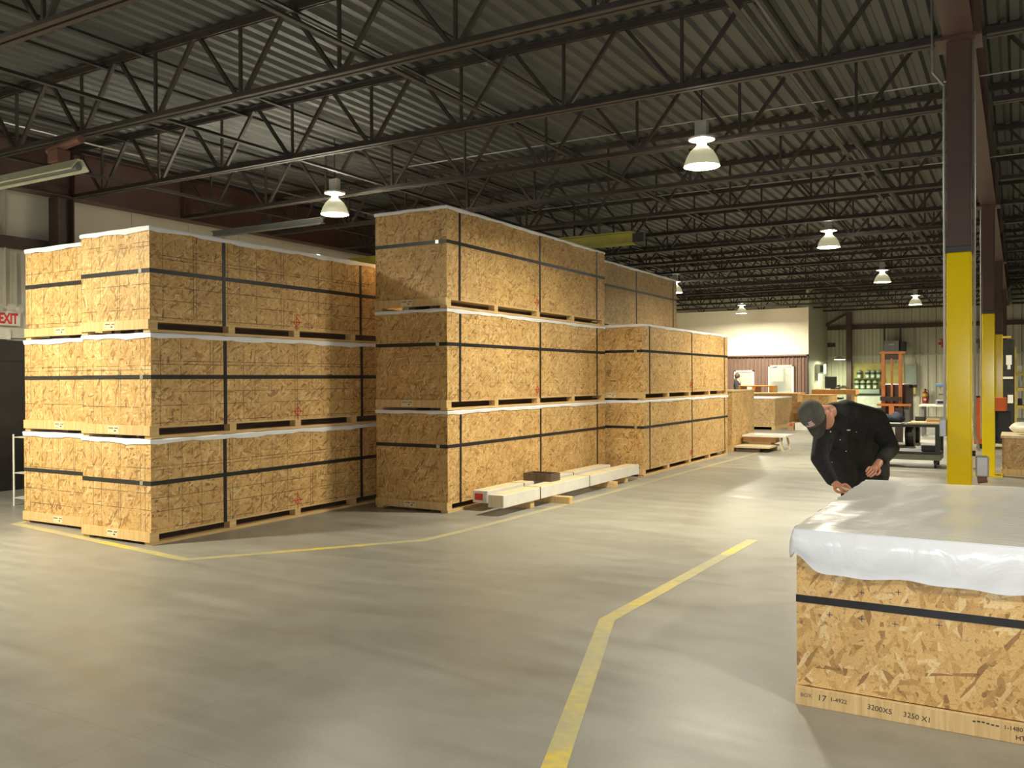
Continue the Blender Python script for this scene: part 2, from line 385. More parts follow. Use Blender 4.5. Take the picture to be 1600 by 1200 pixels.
for i, W in enumerate((W1, W2)):
    x0, x1, z0, z1 = W
    fr = MB().box((x0, YO+.0, z0), (x0+.07, YO+.12, z1)).box((x1-.07, YO, z0), (x1, YO+.12, z1)).box((x0, YO, z1-.05), (x1, YO+.12, z1)).box((x0, YO, z0), (x1, YO+.12, z0+.05)).build('window_%d' % (i+1), 'white_board', kind='structure')
    MB().box((x0+.07, YO+.05, z0+.05), (x1-.07, YO+.06, z1-.05)).build('pane', 'office_glass', fr)
# inside the office
ol = empty('added_office_light', (-9.2, 36.4, 2.9), 'unseen fluorescent fixture added inside the office to brighten its windows', 'lamp')  # unseen fixture, added so the room behind the panes looks bright
MB().box((-1.2, -.15, .02), (1.2, .15, .08)).build('housing', 'sign_white', ol); MB().box((-1.18, -.13, 0), (1.18, .13, .02)).build('diffuser', 'lamp_glow', ol)
for x in (-1, 1): MB().cyl((x, 0, .08), (x, 0, 2.2), .006, seg=6).build('rod', 'dark_metal', ol)
_l = bpy.data.lights.new('office_fill', 'AREA'); _l.shape = 'RECTANGLE'; _l.size = 2.3; _l.size_y = .25; _l.energy = 15; _l.color = (1, .97, .74)
_o = bpy.data.objects.new('office_fill', _l); COL.objects.link(_o); _o.parent = ol; _o.location = (0, 0, -.006)
MB().box((XL, YB-1.2, 0), (XO-.1, YB-1.1, ZC)).build('wall_office_back', 'white_board', kind='structure')
o = empty('wall_cupboard', (0, 0, 0), 'pale wooden wall cupboard seen through the taller office window', 'cupboard')
q0 = atY(1204, 597, 37.5); q1 = atY(1224, 575, 37.5)
MB().box((q0.x, 37.5, q0.z), (q1.x, 37.88, q1.z)).build('body', 'lumber_pale', o)
mm = (q0.x+q1.x)/2
for xa, xb in ((q0.x+.02, mm-.02), (mm+.02, q1.x-.02)): MB().box((xa, 37.47, q0.z+.03), (xb, 37.5, q1.z-.03)).build('door', 'lumber_pale', o)
o = empty('stair_rail', (0, 0, 0), 'pale sloping brace behind the taller office window', 'brace')
a_ = atY(1213, 572, 37.77); c_ = atY(1240, 589, 37.77)
MB().obox(a_, c_, .05, .12).build('rail', 'white_board', o)
a_ = atY(1213, 572, 37.77); c_ = atY(1203, 580, 37.77)
MB().obox(a_, c_, .05, .10).build('brace_bar', 'grey_metal', o)

# ================================================================== STRUCTURE OF THE ROOF
ORD = ['first', 'second', 'third', 'fourth', 'fifth', 'sixth', 'seventh', 'eighth', 'ninth', 'tenth', 'eleventh', 'twelfth', 'thirteenth', 'fourteenth', 'fifteenth', 'sixteenth', 'seventeenth', 'eighteenth', 'nineteenth', 'twentieth']
ZB, ZT = 4.36, 5.13
XC = -.42
def chord(x0, x1, z0, z1):
    return MB().box((x0, -.062, z0), (x1, -.014, z0+.012)).box((x0, -.026, z0), (x1, -.014, z1)).box((x0, .014, z0), (x1, .062, z0+.012)).box((x0, .014, z0), (x1, .026, z1)) 
bays = [(-12.55, XC-.1, -.25), (XC+.1, 11.8, 11.9)]
chords = []; webs = []; webpos = []
for bi, (x0, x1, xn) in enumerate(bays):
    t = MB().box((x0, -.065, ZT-.014), (x1, -.012, ZT)).box((x0, -.026, ZT-.065), (x1, -.012, ZT)).box((x0, .012, ZT-.014), (x1, .065, ZT)).box((x0, .012, ZT-.065), (x1, .026, ZT)).mesh('top_chord', 'joist_steel')
    c = chord(x0+(.15 if bi == 0 else .1), x1, ZB, ZB+.065).mesh('bottom_chord', 'joist_steel')
    chords.append((t, c)); pos = []
    k = 1
    while True:
        xb = xn-1.27*k
        if xb < x0+.2: break
        if xb < x1: 
            pos.append(('v', xb))
            if xb+.62 < x1: pos.append(('r', xb))
            if xb-.62 > x0: pos.append(('l', xb))
        k += 1
    webpos.append(pos)
wm = {'v': MB().obox((0, 0, ZB+.05), (0, 0, ZT-.04), .028, .028).mesh('web_bar', 'joist_steel'),
      'r': MB().obox((.05, 0, ZB+.04), (.60, 0, ZT-.03), .035, .04, (0, 1, 0)).mesh('web_bar', 'joist_steel'),
      'l': MB().obox((-.05, 0, ZB+.04), (-.60, 0, ZT-.03), .035, .04, (0, 1, 0)).mesh('web_bar', 'joist_steel')}
joined = []
for bi in range(2):
    b = MB()
    for t, x in webpos[bi]:
        if t == 'v': b.obox((x, 0, ZB+.05), (x, 0, ZT-.04), .028, .028)
        else:
            s_ = 1 if t == 'r' else -1; b.obox((x+.05*s_, 0, ZB+.04), (x+.60*s_, 0, ZT-.03), .035, .04, (0, 1, 0))
    joined.append(b.mesh('web', 'joist_steel'))
for k in range(-3, 16):
    y = 8.05+2.0*k
    if y < YF+.5: continue
    for bi in range(2):
        if bi == 0:
            if k >= -2: lab = 'brown open-web roof joist over the left bay, %s one from the camera' % ORD[k+2]
            else: lab = 'brown open-web roof joist over the left bay, above and behind the camera'
        else: lab = 'brown open-web roof joist right of the column row, %s from the camera' % ORD[k+3]
        j = empty('roof_joist', (0, y, 0), lab, 'roof joist', 'open-web roof joists')
        link('top_chord', chords[bi][0], j); link('bottom_chord', chords[bi][1], j)
        if bi == 0 and -2 <= k <= 6:
            for t, x in webpos[0]: link('web_bar', wm[t], j, (x, 0, 0))
        else: link('web', joined[bi], j, kind='stuff')
        if k in (0, 4, 8, 12) and bi == 0: pass
# bridging angles along the building
for i, (x, z) in enumerate([(-11.1, ZB+.08), (-8.03, ZB+.08), (-4.95, ZB+.08), (-1.88, ZB+.08), (-11.1, ZT-.085), (-8.03, ZT-.085), (-4.95, ZT-.085), (-2.08, ZT-.085), (-10.15, ZT-.09), (-8.70, ZT-.09), (-5.85, ZT-.09)]):
    o = MB().box((x-.025, YF, z-.003), (x+.025, YB-4.2 if x < -7.1 else YB-.1, z+.003)).box((x-.025, YF, z-.003), (x-.019, YB-4.2 if x < -7.1 else YB-.1, z+.045)).build('bridging_bar', 'bridging_steel')
    lv = (-11.1, -8.03, -4.95, -1.88) if z < 4.6 else (-11.1, -10.15, -8.70, -8.03, -5.85, -4.95, -2.08)
    tag(o, '%s bridging bar under the roof, %s from the left wall' % ('low' if z < 4.6 else 'high', ORD[lv.index(x)]), 'bridging bar', 'bridging bars under the roof')
for i, (x, lab) in enumerate([(-1.74, 'dark pipe running beside the bridging near the column row')]):
    o = MB().cyl((x, YF, ZB+.20), (x, YB-.1, ZB+.20), .042, seg=10).build('roof_pipe', 'bridging_steel', smooth=False); tag(o, lab, 'pipe')
o = MB().cyl((-11.6, 3, ZT-.1), (-11.6, 30, ZT-.1), .014, seg=8).build('roof_conduit', 'conduit'); tag(o, 'thin bright conduit under the roof near the left wall', 'conduit')
for y, lab in ((11.3, 'thin bright conduit crossing under the roof just behind the near column'), (15.55, 'thin bright conduit crossing under the roof level with the second ceiling lamp')):
    o = MB().cyl((-8.6, y, ZT-.09), (XR, y, ZT-.09), .010, seg=8).build('roof_conduit', 'galv'); tag(o, lab, 'conduit')

def ibeam(x, y0, y1, z0, z1, fw_, name, mat):
    return MB().box((x-fw_/2, y0, z0), (x+fw_/2, y1, z0+.02)).box((x-fw_/2, y0, z1-.02), (x+fw_/2, y1, z1)).box((x-.008, y0, z0+.02), (x+.008, y1, z1-.02))
g1 = empty('roof_girder', (0, 0, 0), 'deep brown steel girder along the top of the left wall', 'girder')
ibeam(-12.45, YF, YB-4.1, 4.36, 5.08, .24, 'g', 'b').build('beam', 'brown_steel', g1)
for y in (4.05, 6.05, 8.05, 10.05, 12.05, 14.05, 16.05): MB().box((-12.44, y-.01, 4.4), (-12.34, y+.01, 5.06)).build('stiffener', 'brown_steel', g1)
g2 = empty('roof_girder', (0, 0, 0), 'deep brown steel girder carried by the row of yellow columns', 'girder')
ibeam(XC, YF, YB-.1, 4.36, 5.08, .22, 'g', 'b').build('beam', 'brown_steel', g2)
for k in range(0, 8): MB().box((XC+.01, 8.05+4*k-.01, 4.4), (XC+.10, 8.05+4*k+.01, 5.06)).build('stiffener', 'brown_steel', g2)

def column(y, lab, detail):
    o = empty('column', (XC, y, 0), lab, 'column', 'yellow and brown columns')
    h = .091
    MB().box((-h, -h, .0), (h, h, 2.62), .012).build('painted_base', 'yellow_paint', o)
    MB().box((-h+.001, -h+.001, 2.62), (h-.001, h-.001, 2.665)).build('paint_edge', 'base_ring', o)
    MB().box((-h, -h, 2.665), (h, h, 4.36), .012).build('shaft', 'brown_steel', o)
    MB().box((-.17, -.17, 4.335), (.17, .17, 4.359)).build('cap_plate', 'brown_steel', o)
    MB().box((-.2, -.2, 0), (.2, .2, .02)).build('base_plate', 'yellow_paint', o)
    if detail:
        MB().tube([(-h-.016, -.06, 1.25), (-h-.016, -.06, 4.0), (-h-.10, -.06, 4.12), (-h-.11, -.06, 4.9)], .011).build('conduit', 'conduit', o)
        MB().tube([(h+.02, -.06, 4.4), (h+.02, -.06, 1.15), (h+.024, -.06, 1.12), (h+.045, -.06, 1.04), (h+.05, -.06, 1.0)], .010).build('cable', 'conduit', o)
        bx = MB().box((-h-.055, -.10, 1.11), (-h-.003, -.03, 1.25), .005).build('outlet_box', 'galv', o)
        dr = empty('tmp', (0, 0, 0), '', ''); bpy.data.objects.remove(dr)
    else:
        MB().cyl((-h-.016, -.06, .6), (-h-.016, -.06, 4.3), .012).build('conduit', 'conduit', o)
    return o
c1 = column(8.05, 'nearest yellow-based brown column, right behind the plastic-covered crate', True)
column(16.05, 'second yellow-based brown column, behind and right of the nearest one', False)
column(24.05, 'third yellow-based brown column, mostly hidden by the second', False)
column(32.05, 'fourth and farthest yellow-based column along the row', False)
# drop-cord outlet hanging beside the first column
p = Vector((XC+.165, 7.99, .30))
o = empty('drop_outlet', p, 'grey hanging outlet box with a reel end beside the nearest yellow column', 'outlet box')
m_ = MB().box((-.048, -.035, .47), (.048, .035, .64), .012).mesh('body', 'galv'); bb = link('body', m_, o); 
bb.location = (.0, 0, .02)
MB().cyl((-.035, 0, .465), (.035, 0, .475), .032).build('collar', 'burner_red', o); MB().cyl((-.02, 0, .37), (.0, 0, .42), .03).build('plug', 'bin_white', o)
MB().tube([(-.06, 0, .655), (-.06, 0, .70)], .012).build('gland', 'dark_metal', o)

def wallcol(y, lab):
    o = empty('wall_column', (-12.48, y, 0), lab, 'column', 'brown wall columns')
    MB().box((-.12, -.13, 0), (.12, -.11, 4.355)).box((-.12, .11, 0), (.12, .13, 4.355)).box((-.01, -.11, 0), (.01, .11, 4.355)).build('shaft', 'brown_dark', o)
    MB().box((-.16, -.16, 0), (.16, .16, .02)).build('base_plate', 'brown_dark', o)
for i, y in enumerate((7.92, 16.05, 24.05)): wallcol(y, ['dark brown steel column on the left wall behind the left crate stacks', 'brown steel column on the left wall, second from the exit sign', 'brown steel column on the left wall, third from the exit sign'][i])
# far wall column with knee brace
o = empty('wall_column', (atY(1327, 600, YB-.35).x, YB-.35, 0), 'brown steel column with a slanting knee brace on the far wall', 'column', 'brown wall columns')
MB().box((-.10, -.12, 0), (.10, -.10, 4.34)).box((-.10, .10, 0), (.10, .12, 4.34)).box((-.01, -.1, 0), (.01, .1, 4.34)).build('shaft', 'brown_steel', o)
MB().obox((-.1, .05, 4.3), (-1.1, .05, 3.75), .08, .1).build('knee_brace', 'girt_brown', o)
MB().box((-.15, -.15, 0), (.15, .15, .02)).build('base_plate', 'brown_steel', o)

# left-hand crane beams
o = empty('crane_beam', (0, 14.05, 0), 'yellow overhead crane beam showing above the middle crate stack', 'crane beam')
MB().box((-12.1, -.09, 3.92), (-5.75, .09, 3.94)).box((-12.1, -.012, 3.94), (-5.75, .012, 4.12)).box((-12.1, -.09, 4.12), (-5.75, .09, 4.14)).build('beam', 'crane_yellow', o)
MB().box((-5.75, -.05, 3.95), (-5.55, .05, 4.10)).build('end_stop', 'dark_metal', o)
for x in (-11.5, -9, -6.4): MB().box((x-.02, -.02, 4.14), (x+.02, .02, 4.36)).build('hanger', 'dark_metal', o)
o = empty('jib_beam', (0, 10.65, 0), 'grey steel jib beam low under the roof behind the left stacks', 'jib beam')
MB().box((-12.33, -.05, 4.14), (-9.75, .05, 4.155)).box((-12.33, -.01, 4.155), (-9.75, .01, 4.225)).box((-12.33, -.05, 4.225), (-9.75, .05, 4.24)).build('beam', 'grey_metal', o)
MB().box((-11.1, -.05, 4.24), (-11.0, .05, 4.36)).build('hanger', 'dark_metal', o)

# tube heater
o = empty('tube_heater', (0, 0, 0), 'long pale tube heater with a red burner box hung at upper left', 'heater')
hp = [( -.11, 3.93), (-.03, 4.04), (.03, 4.04), (.11, 3.93), (.10, 3.92), (.025, 4.025), (-.025, 4.025), (-.10, 3.92)]
MB().prism([(5.88+a_, z) for a_, z in hp], 'x', -12.0, -8.92).build('reflector', 'tube_heater', o)
MB().cyl((-12.0, 5.88, 3.96), (-8.95, 5.88, 3.96), .04).build('tube', 'grey_metal', o)
MB().box((-9.40, 5.80, 4.041), (-9.22, 5.96, 4.19), .01).build('burner_box', 'burner_red', o)
MB().cyl((-9.5, 5.88, 4.21), (-8.9, 5.88, 4.26), .045).build('flue', 'burner_red', o)
for x in (-11.5, -9.6): MB().cyl((x, 5.9, 4.03), (x, 6.03, 4.38), .008).build('chain', 'dark_metal', o)

# ------------------------------------------------------------------ high-bay lamps
shell = MB().lathe([(.205, 0), (.20, .03), (.175, .10), (.135, .17), (.085, .215), (.062, .235)]).mesh('shell', 'lamp_shell', True)
neck = MB().cyl((.05, .0, .23), (.05, 0, .31), .006, seg=6).cyl((-.05, 0, .23), (-.05, 0, .31), .006, seg=6).cyl((0, .05, .23), (0, .05, .31), .006, seg=6).cyl((0, -.05, .23), (0, -.05, .31), .006, seg=6).cyl((0, 0, .22), (0, 0, .27), .035, seg=12).mesh('neck', 'lamp_glow')
glow = MB().cyl((0, 0, .010), (0, 0, .016), .195, seg=32).mesh('lens', 'lamp_glow')
ballast = MB().box((-.07, -.05, .34), (.07, .05, .52), .01).mesh('ballast', 'lamp_box')
flange = MB().lathe([(.0, .300), (.15, .305), (.155, .325), (.0, .33)]).mesh('flange', 'lamp_box')
hook = MB().cyl((0, 0, .5), (0, 0, 1.125), .008, seg=8).mesh('hook', 'dark_metal')
def highbay(x, y, z, lab, w_=1.0, spread=158):
    o = empty('high_bay_lamp', (x, y, z), lab, 'lamp', 'high-bay lamps')
    for nm, me in (('shell', shell), ('neck', neck), ('lens', glow), ('ballast', ballast), ('flange', flange), ('hook', hook)): link(nm, me, o)
    l = bpy.data.lights.new('lamp_light', 'AREA'); l.shape = 'DISK'; l.size = .38; l.energy = LAMP_W*w_; l.color = LAMP_COL; l.spread = R(spread)
    lo = bpy.data.objects.new('lamp_light', l); COL.objects.link(lo); lo.parent = o; lo.location = (0, 0, -.004)
    u = bpy.data.lights.new('lamp_uplight', 'POINT'); u.energy = LAMP_W*.10*w_; u.color = LAMP_COL; u.shadow_soft_size = .012
    uo = bpy.data.objects.new('lamp_uplight', u); COL.objects.link(uo); uo.parent = o; uo.location = (0, 0, .285)
    # the neck is an open collar: the uplight sits in it
    return o
ZL = 4.02
highbay(-8.65, 9.7, ZL, 'glowing high-bay lamp hanging above the left crate stacks')
highbay(-3.13, 9.7, ZL, 'largest glowing high-bay lamp, hanging over the aisle near the middle crates')
highbay(-3.05, 16.95, ZL, 'second glowing high-bay lamp down the aisle')
highbay(-3.0, 23.9, ZL, 'third glowing high-bay lamp down the aisle')
highbay(-2.98, 31.9, ZL, 'fourth and farthest glowing high-bay lamp down the aisle')
highbay(-9.0, 32.6, ZL, 'glowing high-bay lamp in front of the white office wall', 2.2, 172)
highbay(-8.4, 23.6, ZL, 'high-bay lamp peeping out beside the topmost far crate')
highbay(-9.3, 2.6, ZL, 'high-bay lamp out of view in front of the left crate stacks', 2.2, 175)
highbay(2.75, 2.2, ZL, 'high-bay lamp out of view right of the camera', .8)
highbay(2.75, 9.7, ZL, 'high-bay lamp out of view right of the near column', .9)
highbay(2.75, 24.0, ZL, 'high-bay lamp out of view in the right bay far back', .8)
# low shop light over the far bench
pl = atY(1312, 562, 37.0)
o = empty('shop_light', pl, 'small low shop light glowing before the far wall', 'lamp')
MB().lathe([(.22, 0), (.16, .08), (.05, .14), (.0, .15)]).build('shade', 'lamp_box', o)
MB().cyl((0, 0, .0), (0, 0, .01), .21).build('lens', 'lamp_glow', o); MB().cyl((0, 0, .14), (0, 0, ZC-pl.z), .006, seg=6).build('cord', 'dark_metal', o)
l = bpy.data.lights.new('shop_glow', 'AREA'); l.shape = 'DISK'; l.size = .4; l.energy = 70; l.color = (.9, 1, .62); lo = bpy.data.objects.new('shop_glow', l); COL.objects.link(lo); lo.parent = o; lo.location = (0, 0, -.01)

# exit sign on the left wall
o = empty('exit_sign', (XL+.0, 7.20, 2.415), 'white lit exit sign with red letters and two emergency lamp heads', 'sign')
MB().box((0, -.20, 0), (.06, .235, .215), .006).build('housing', 'sign_white', o)
t = link('lettering', text_mesh('EXIT', .205, 'sign_red', 'lettering', .009), o, (.0605, -.085, .035)); t.rotation_euler = (R(90), 0, R(90)); t.scale = (.66, 1, 1)
MB().box((0, -.22, .215), (.05, .25, .315)).build('backplate', 'cream_panel', o)
for y in (-.12, .19):
    MB().cyl((.05, y, .255), (.13, y+.02, .235), .035, .05).build('lamp_head', 'bin_white', o)
MB().box((0, -.17, -.20), (.035, .10, -.05)).build('lower_box', 'sign_white', o)

# ================================================================== CRATES
def stamp(o_parent, x, y, z, w_=.17, ax='y'):
    """pale stamped patch with two rows of print"""
    p = MB().box((x-w_/2, y-.0015, z-.036), (x+w_/2, y, z+.036)).build('stamp', 'lumber_pale', o_parent)
    b = MB(); rr = random.Random(3)
    xx = x-w_/2+.015
    while xx < x+w_/2-.02:
        l_ = rr.uniform(.008, .022)
        if abs(xx-x) > .012: b.box((xx, y-.003, z+.010), (xx+l_, y-.0015, z+.020))
        xx += l_+.005
    b.box((x+.02, y-.003, z-.018), (x+.045, y-.0015, z-.006))
    b.build('stamp_print', 'ink', p, kind='stuff')
def crate_meshes(L, W, Hh, mat, straps, posts, strapz, cap=.06, seed=1, capmat='white_plastic', hstrap=True, endblocks=True):
    """list of (name, mesh, subparts) in a local frame: x = 0 (right side) .. -W, y = 0 (near end) .. L"""
    rr = random.Random(seed); M = []; t = .012; zb = .118
    M.append(('end_panel', MB().box((-W, 0, zb), (0, t, Hh-.006)).mesh('end_panel', mat)))
    M.append(('end_panel', MB().box((-W, L-t, zb), (0, L, Hh-.006)).mesh('end_panel', mat)))
    M.append(('side_panel', MB().box((-t, t, zb), (0, L-t, Hh-.006)).mesh('side_panel', mat)))
    M.append(('side_panel', MB().box((-W, t, zb), (-W+t, L-t, Hh-.006)).mesh('side_panel', mat)))
    M.append(('lid', MB().box((-W+t, t, Hh-.02), (-t, L-t, Hh-.006)).mesh('lid', mat)))
    M.append(('deck', MB().box((-W+.001, .001, .10), (-.001, L-.001, zb)).mesh('deck', 'lumber')))
    for y in posts:
        M.append(('block', MB().box((-.09, y, .028), (-.002, y+.09, .10)).mesh('block', 'lumber')))
        M.append(('block', MB().box((-W+.002, y, .028), (-W+.09, y+.09, .10)).mesh('block', 'lumber')))
    M.append(('runner', MB().box((-.1, 0, 0), (0, L, .028)).mesh('runner', 'lumber')))
    M.append(('bearer', MB().box((-W/2-.05, .03, .0), (-W/2+.05, L-.03, .10)).mesh('bearer', 'lumber_dark')))  # dark centre bar, added to block light through the gaps between blocks
    M.append(('bearer', MB().box((-.27, .03, .0), (-.22, L-.03, .10)).mesh('bearer', 'lumber_dark')))  # second dark bar, added close behind the blocks to keep the gaps black
    M.append(('runner', MB().box((-W, 0, 0), (-W+.1, L, .028)).mesh('runner', 'lumber')))
    M.append(('end_board', MB().box((-W-.001, -.02, .03), (.001, 0, .125)).mesh('end_board', 'lumber')))
    sw = .0215
    if hstrap:
        e = .0025; b = MB()
        sag = [rr.uniform(-.01, .01) for _ in range(4)]
        b.box((-W-e, -e, strapz-sw), (e, 0, strapz+sw)).box((0, -e, strapz-sw), (e, L+e, strapz+sw)).box((-W-e, -e, strapz-sw), (-W, L+e, strapz+sw)).box((-W-e, L, strapz-sw), (e, L+e, strapz+sw))
        M.append(('strap', b.mesh('strap', 'strap_black')))
        M.append(('buckle', MB().box((-.16, -.006, strapz-.02), (-.115, -.0026, strapz+.02)).mesh('buckle', 'buckle_steel')))
    for y in straps:
        e = .004; b = MB(); tl = rr.uniform(-.02, .02)
        b.bm.faces.ensure_lookup_table()
        for X0, X1 in ((-W-e, -W), (0, e)):
            b.prism([(y-sw, .1), (y+sw, .1), (y+tl+sw, Hh+.004), (y+tl-sw, Hh+.004)], 'x', X0, X1)
        b.box((-W-e, y+tl-sw, Hh+.0015), (e, y+tl+sw, Hh+.005))
        M.append(('strap', b.mesh('strap', 'strap_black')))
    # plastic cap: top sheet and an uneven wrapped edge
    if cap:
        b = MB(); g0 = .006
        loop = []
        def seg(p, q, n):
            for i in range(n): loop.append((p[0]+(q[0]-p[0])*i/n, p[1]+(q[1]-p[1])*i/n))
        c = g0
        seg((-W-c, -c), (c, -c), 12); seg((c, -c), (c, L+c), 40); seg((c, L+c), (-W-c, L+c), 12); seg((-W-c, L+c), (-W-c, -c), 40)
        ph = [rr.uniform(0, 6) for _ in range(4)]
        T, Bv, Mv = [], [], []
        for i, (x, y) in enumerate(loop):
            s_ = i/len(loop)*math.tau
            dpt = cap*(1+.14*math.sin(7*s_+ph[0])+.12*math.sin(19*s_+ph[1])+.08*math.sin(41*s_+ph[2]))
            ox = .003*math.sin(31*s_+ph[3])+.002
            nx = 1 if x > 0 else -1 if x < -W else 0; ny = 1 if y > L else -1 if y < 0 else 0
            T.append(b.bm.verts.new((x, y, Hh+.001+.002*math.sin(23*s_)))); Bv.append(b.bm.verts.new((x+nx*abs(ox), y+ny*abs(ox), Hh-dpt)))
            Mv.append(b.bm.verts.new((x+nx*.006, y+ny*.006, Hh-.012)))
        n = len(loop)
        for i in range(n):
            j = (i+1) % n
            b.bm.faces.new((Mv[i], Mv[j], T[j], T[i])); b.bm.faces.new((Bv[i], Bv[j], Mv[j], Mv[i]))
        b.bm.faces.new(T)
        M.append(('plastic_cap', b.mesh('plastic_cap', capmat)))
    return M
def crate(loc, M, lab, grp, rz=0., printed=True, mark=None, W=1.08):
    o = empty('crate', loc, lab, 'crate', grp, rz)
    for nm, me in M:
        c = link(nm, me, o)
        if nm == 'end_board' and printed: stamp(c, -W*.52+random.uniform(-.03, .03), -.0201, .078)
    if mark:
        y, z = mark; b = MB()
        b.box((.0005, y-.085, z-.006), (.0015, y+.085, z+.006)).box((.0005, y-.006, z-.10), (.0015, y+.006, z+.10))
        for a, c_, d_, e_ in ((-.05, 0, 0, .055), (0, .055, .05, 0), (.05, 0, 0, -.055), (0, -.055, -.05, 0)):
            b.obox((.001, y+a, z+c_), (.001, y+d_, z+e_), .001, .012, (1, 0, 0))
        b.build('centre_mark', 'red_ink', o)
    return o
MA = crate_meshes(4.0, 1.075, 1.03, 'osb_lined', (.91, 3.12), (0, .97, 1.94, 2.93, 3.90), .600, .047, 1)
MA2 = crate_meshes(4.0, 1.42, 1.03, 'osb_lined', (.91, 3.12), (0, .97, 1.94, 2.93, 3.90), .600, .047, 5)
MBm = crate_meshes(4.57, 1.08, 1.222, 'osb_board', (.27, 2.33, 4.26), (0, 1.09, 2.24, 3.35, 4.47), .795, .040, 2)
MDm = crate_meshes(4.72, 1.08, 1.240, 'osb_weathered', (.27, 2.43, 4.50), (0, 1.12, 2.26, 3.43, 4.62), .80, .04, 8)
MCm = crate_meshes(4.72, 1.08, 1.240, 'osb_board', (.27, 2.43, 4.50), (0, 1.12, 2.26, 3.43, 4.62), .80, .04, 3)
TI = ['bottom', 'middle', 'top']
for t in range(3):
    z = 1.036*t
    crate((-7.265+.012*(t == 1), 5.50, z), MA, 'strapped OSB crate at the near corner of the left stacks, %s of three' % TI[t], 'left stacks of crates', mark=(1.98, .20))
    crate((-8.37-.005*t, 5.74+.02*t, z), MA2, 'strapped OSB crate in the stack nearest the exit sign, %s of three' % TI[t], 'left stacks of crates', W=1.42)
    z = 1.228*t
    crate((-5.888, 8.56, z), MBm, 'strapped OSB crate in the tall middle stack, %s of three' % TI[t], 'middle stack of crates', mark=(2.24, .22))
    z = 1.246*t
    if t < 2: crate((-5.265, 13.265, z), MCm, 'strapped OSB crate in the two-high stack beyond the tall one, %s' % ['lower', 'upper'][t], 'far stacks of crates', mark=(2.35, .22))
    crate((-6.43, 13.42, 1.2465*t), MDm, 'grey-stained OSB crate behind the two-high stack, %s of three' % TI[t], 'far stacks of crates', printed=False)

# crate F: the plastic-covered crate in front
FX, FY, FW, FL, FH = -.944, 4.385, 2.45, 2.34, .845
o = empty('crate', (FX, FY, 0), 'large OSB crate draped with white plastic in the right foreground', 'crate')
M_F = [('end_panel', MB().box((0, 0, .095), (FW, .012, FH)).mesh('end_panel', 'osb_plain')), ('end_panel', MB().box((0, FL-.012, .095), (FW, FL, FH)).mesh('end_panel', 'osb_plain')),
       ('side_panel', MB().box((0, .012, .095), (.012, FL-.012, FH)).mesh('side_panel', 'osb_plain')), ('side_panel', MB().box((FW-.012, .012, .095), (FW, FL-.012, FH)).mesh('side_panel', 'osb_plain')),
       ('lid', MB().box((.012, .012, FH-.014), (FW-.012, FL-.012, FH)).mesh('lid', 'osb_plain'))]
for nm, me in M_F: link(nm, me, o)
eb = MB().box((-.004, -.022, .0), (FW, 0, .092), .003).build('base_board', 'lumber', o)
MB().box((-.004, -.0, .0), (.03, FL, .092), .003).build('base_board', 'lumber', o); MB().box((.03, FL-.03, 0), (FW, FL, .092)).build('base_board', 'lumber', o)
def write(s_, x, z, size, mat='ink_faint', tilt=0.):
    t = link('writing', text_mesh(s_, size, mat), eb, (x, -.0225, z)); t.rotation_euler = (R(90), R(tilt), 0)
write('BOX', .022, .044, .026, 'ink_faint', -3); write('17', .100, .040, .042, 'ink', 3); write('1-4922', .160, .046, .027, 'ink', 1)
write('3200X5', .325, .040, .034, 'ink', 4); write('3250 X1', .480, .034, .034, 'ink', 4); write('HT', 1.03-.10, .018, .030, 'ink'); write('1-1480', .885, .056, .026, 'ink')
b = MB()
for i in range(6): b.box((.765+i*.018, -.0228, .064+.003*math.sin(i)), (.777+i*.018, -.022, .070+.003*math.sin(i)))
b.build('stamp_print', 'ink', eb, kind='stuff')
MB().box((-.003, -.003, .50), (FW+.003, 0, .536)).box((-.003, -.003, .50), (0, FL+.003, .536)).box((FW, 0, .50), (FW+.003, FL+.003, .536)).box((-.003, FL, .50), (FW+.003, FL+.003, .536)).build('strap', 'strap_black', o)
b = MB()
for (x, z, s_) in ((.155, .455, .013), (.30, .455, .016), (.445, .45, .014), (.63, .47, .014), (.16, .565, .010), (.30, .58, .012), (.46, .60, .012)):
    b.box((x-s_, -.0008, z-.002), (x+s_, 0.0, z+.002)).box((x-.002, -.0008, z-s_), (x+.002, 0, z+s_))
b.build('nail_marks', 'ink_faint', o)
# slats on the lid showing through the film
for i in range(5): MB().box((.25+i*.52, .02, FH), (.29+i*.52, FL-.02, FH+.003)).build('lid_slat', 'wrap_white', o)
for i in range(3): MB().box((.02, .4+i*.72, FH+.0031), (FW-.02, .44+i*.72, FH+.006)).build('lid_slat', 'wrap_white', o)
b = MB(); rr = random.Random(11)
def sk(u):   # skirt depth along the front edge
    return .192+.016*math.sin(2.2*u+.3)-.075*math.exp(-((u)/.07)**2)+.008*math.sin(9*u)+.004*math.sin(23*u)
nx = 120
rows = 9
V = []
for i in range(nx+1):
    u = FW*i/nx; c = []
    for j in range(rows+1):
        f = j/rows; dp = sk(u)*f
        bulge = .012+.016*math.sin(math.pi*min(1, f*1.1))*(.7+.3*math.sin(3.1*u+1))+.005*f*math.sin(17*u+3*f)+.002*math.sin(41*u+9*f)
        c.append(b.bm.verts.new((u-.012*(1-f) if i == 0 else u, -.012-bulge*min(1, j/2), FH+.0145-dp)))
    V.append(c)
for i in range(nx):
    for j in range(rows): b.bm.faces.new((V[i][j], V[i+1][j], V[i+1][j+1], V[i][j+1]))
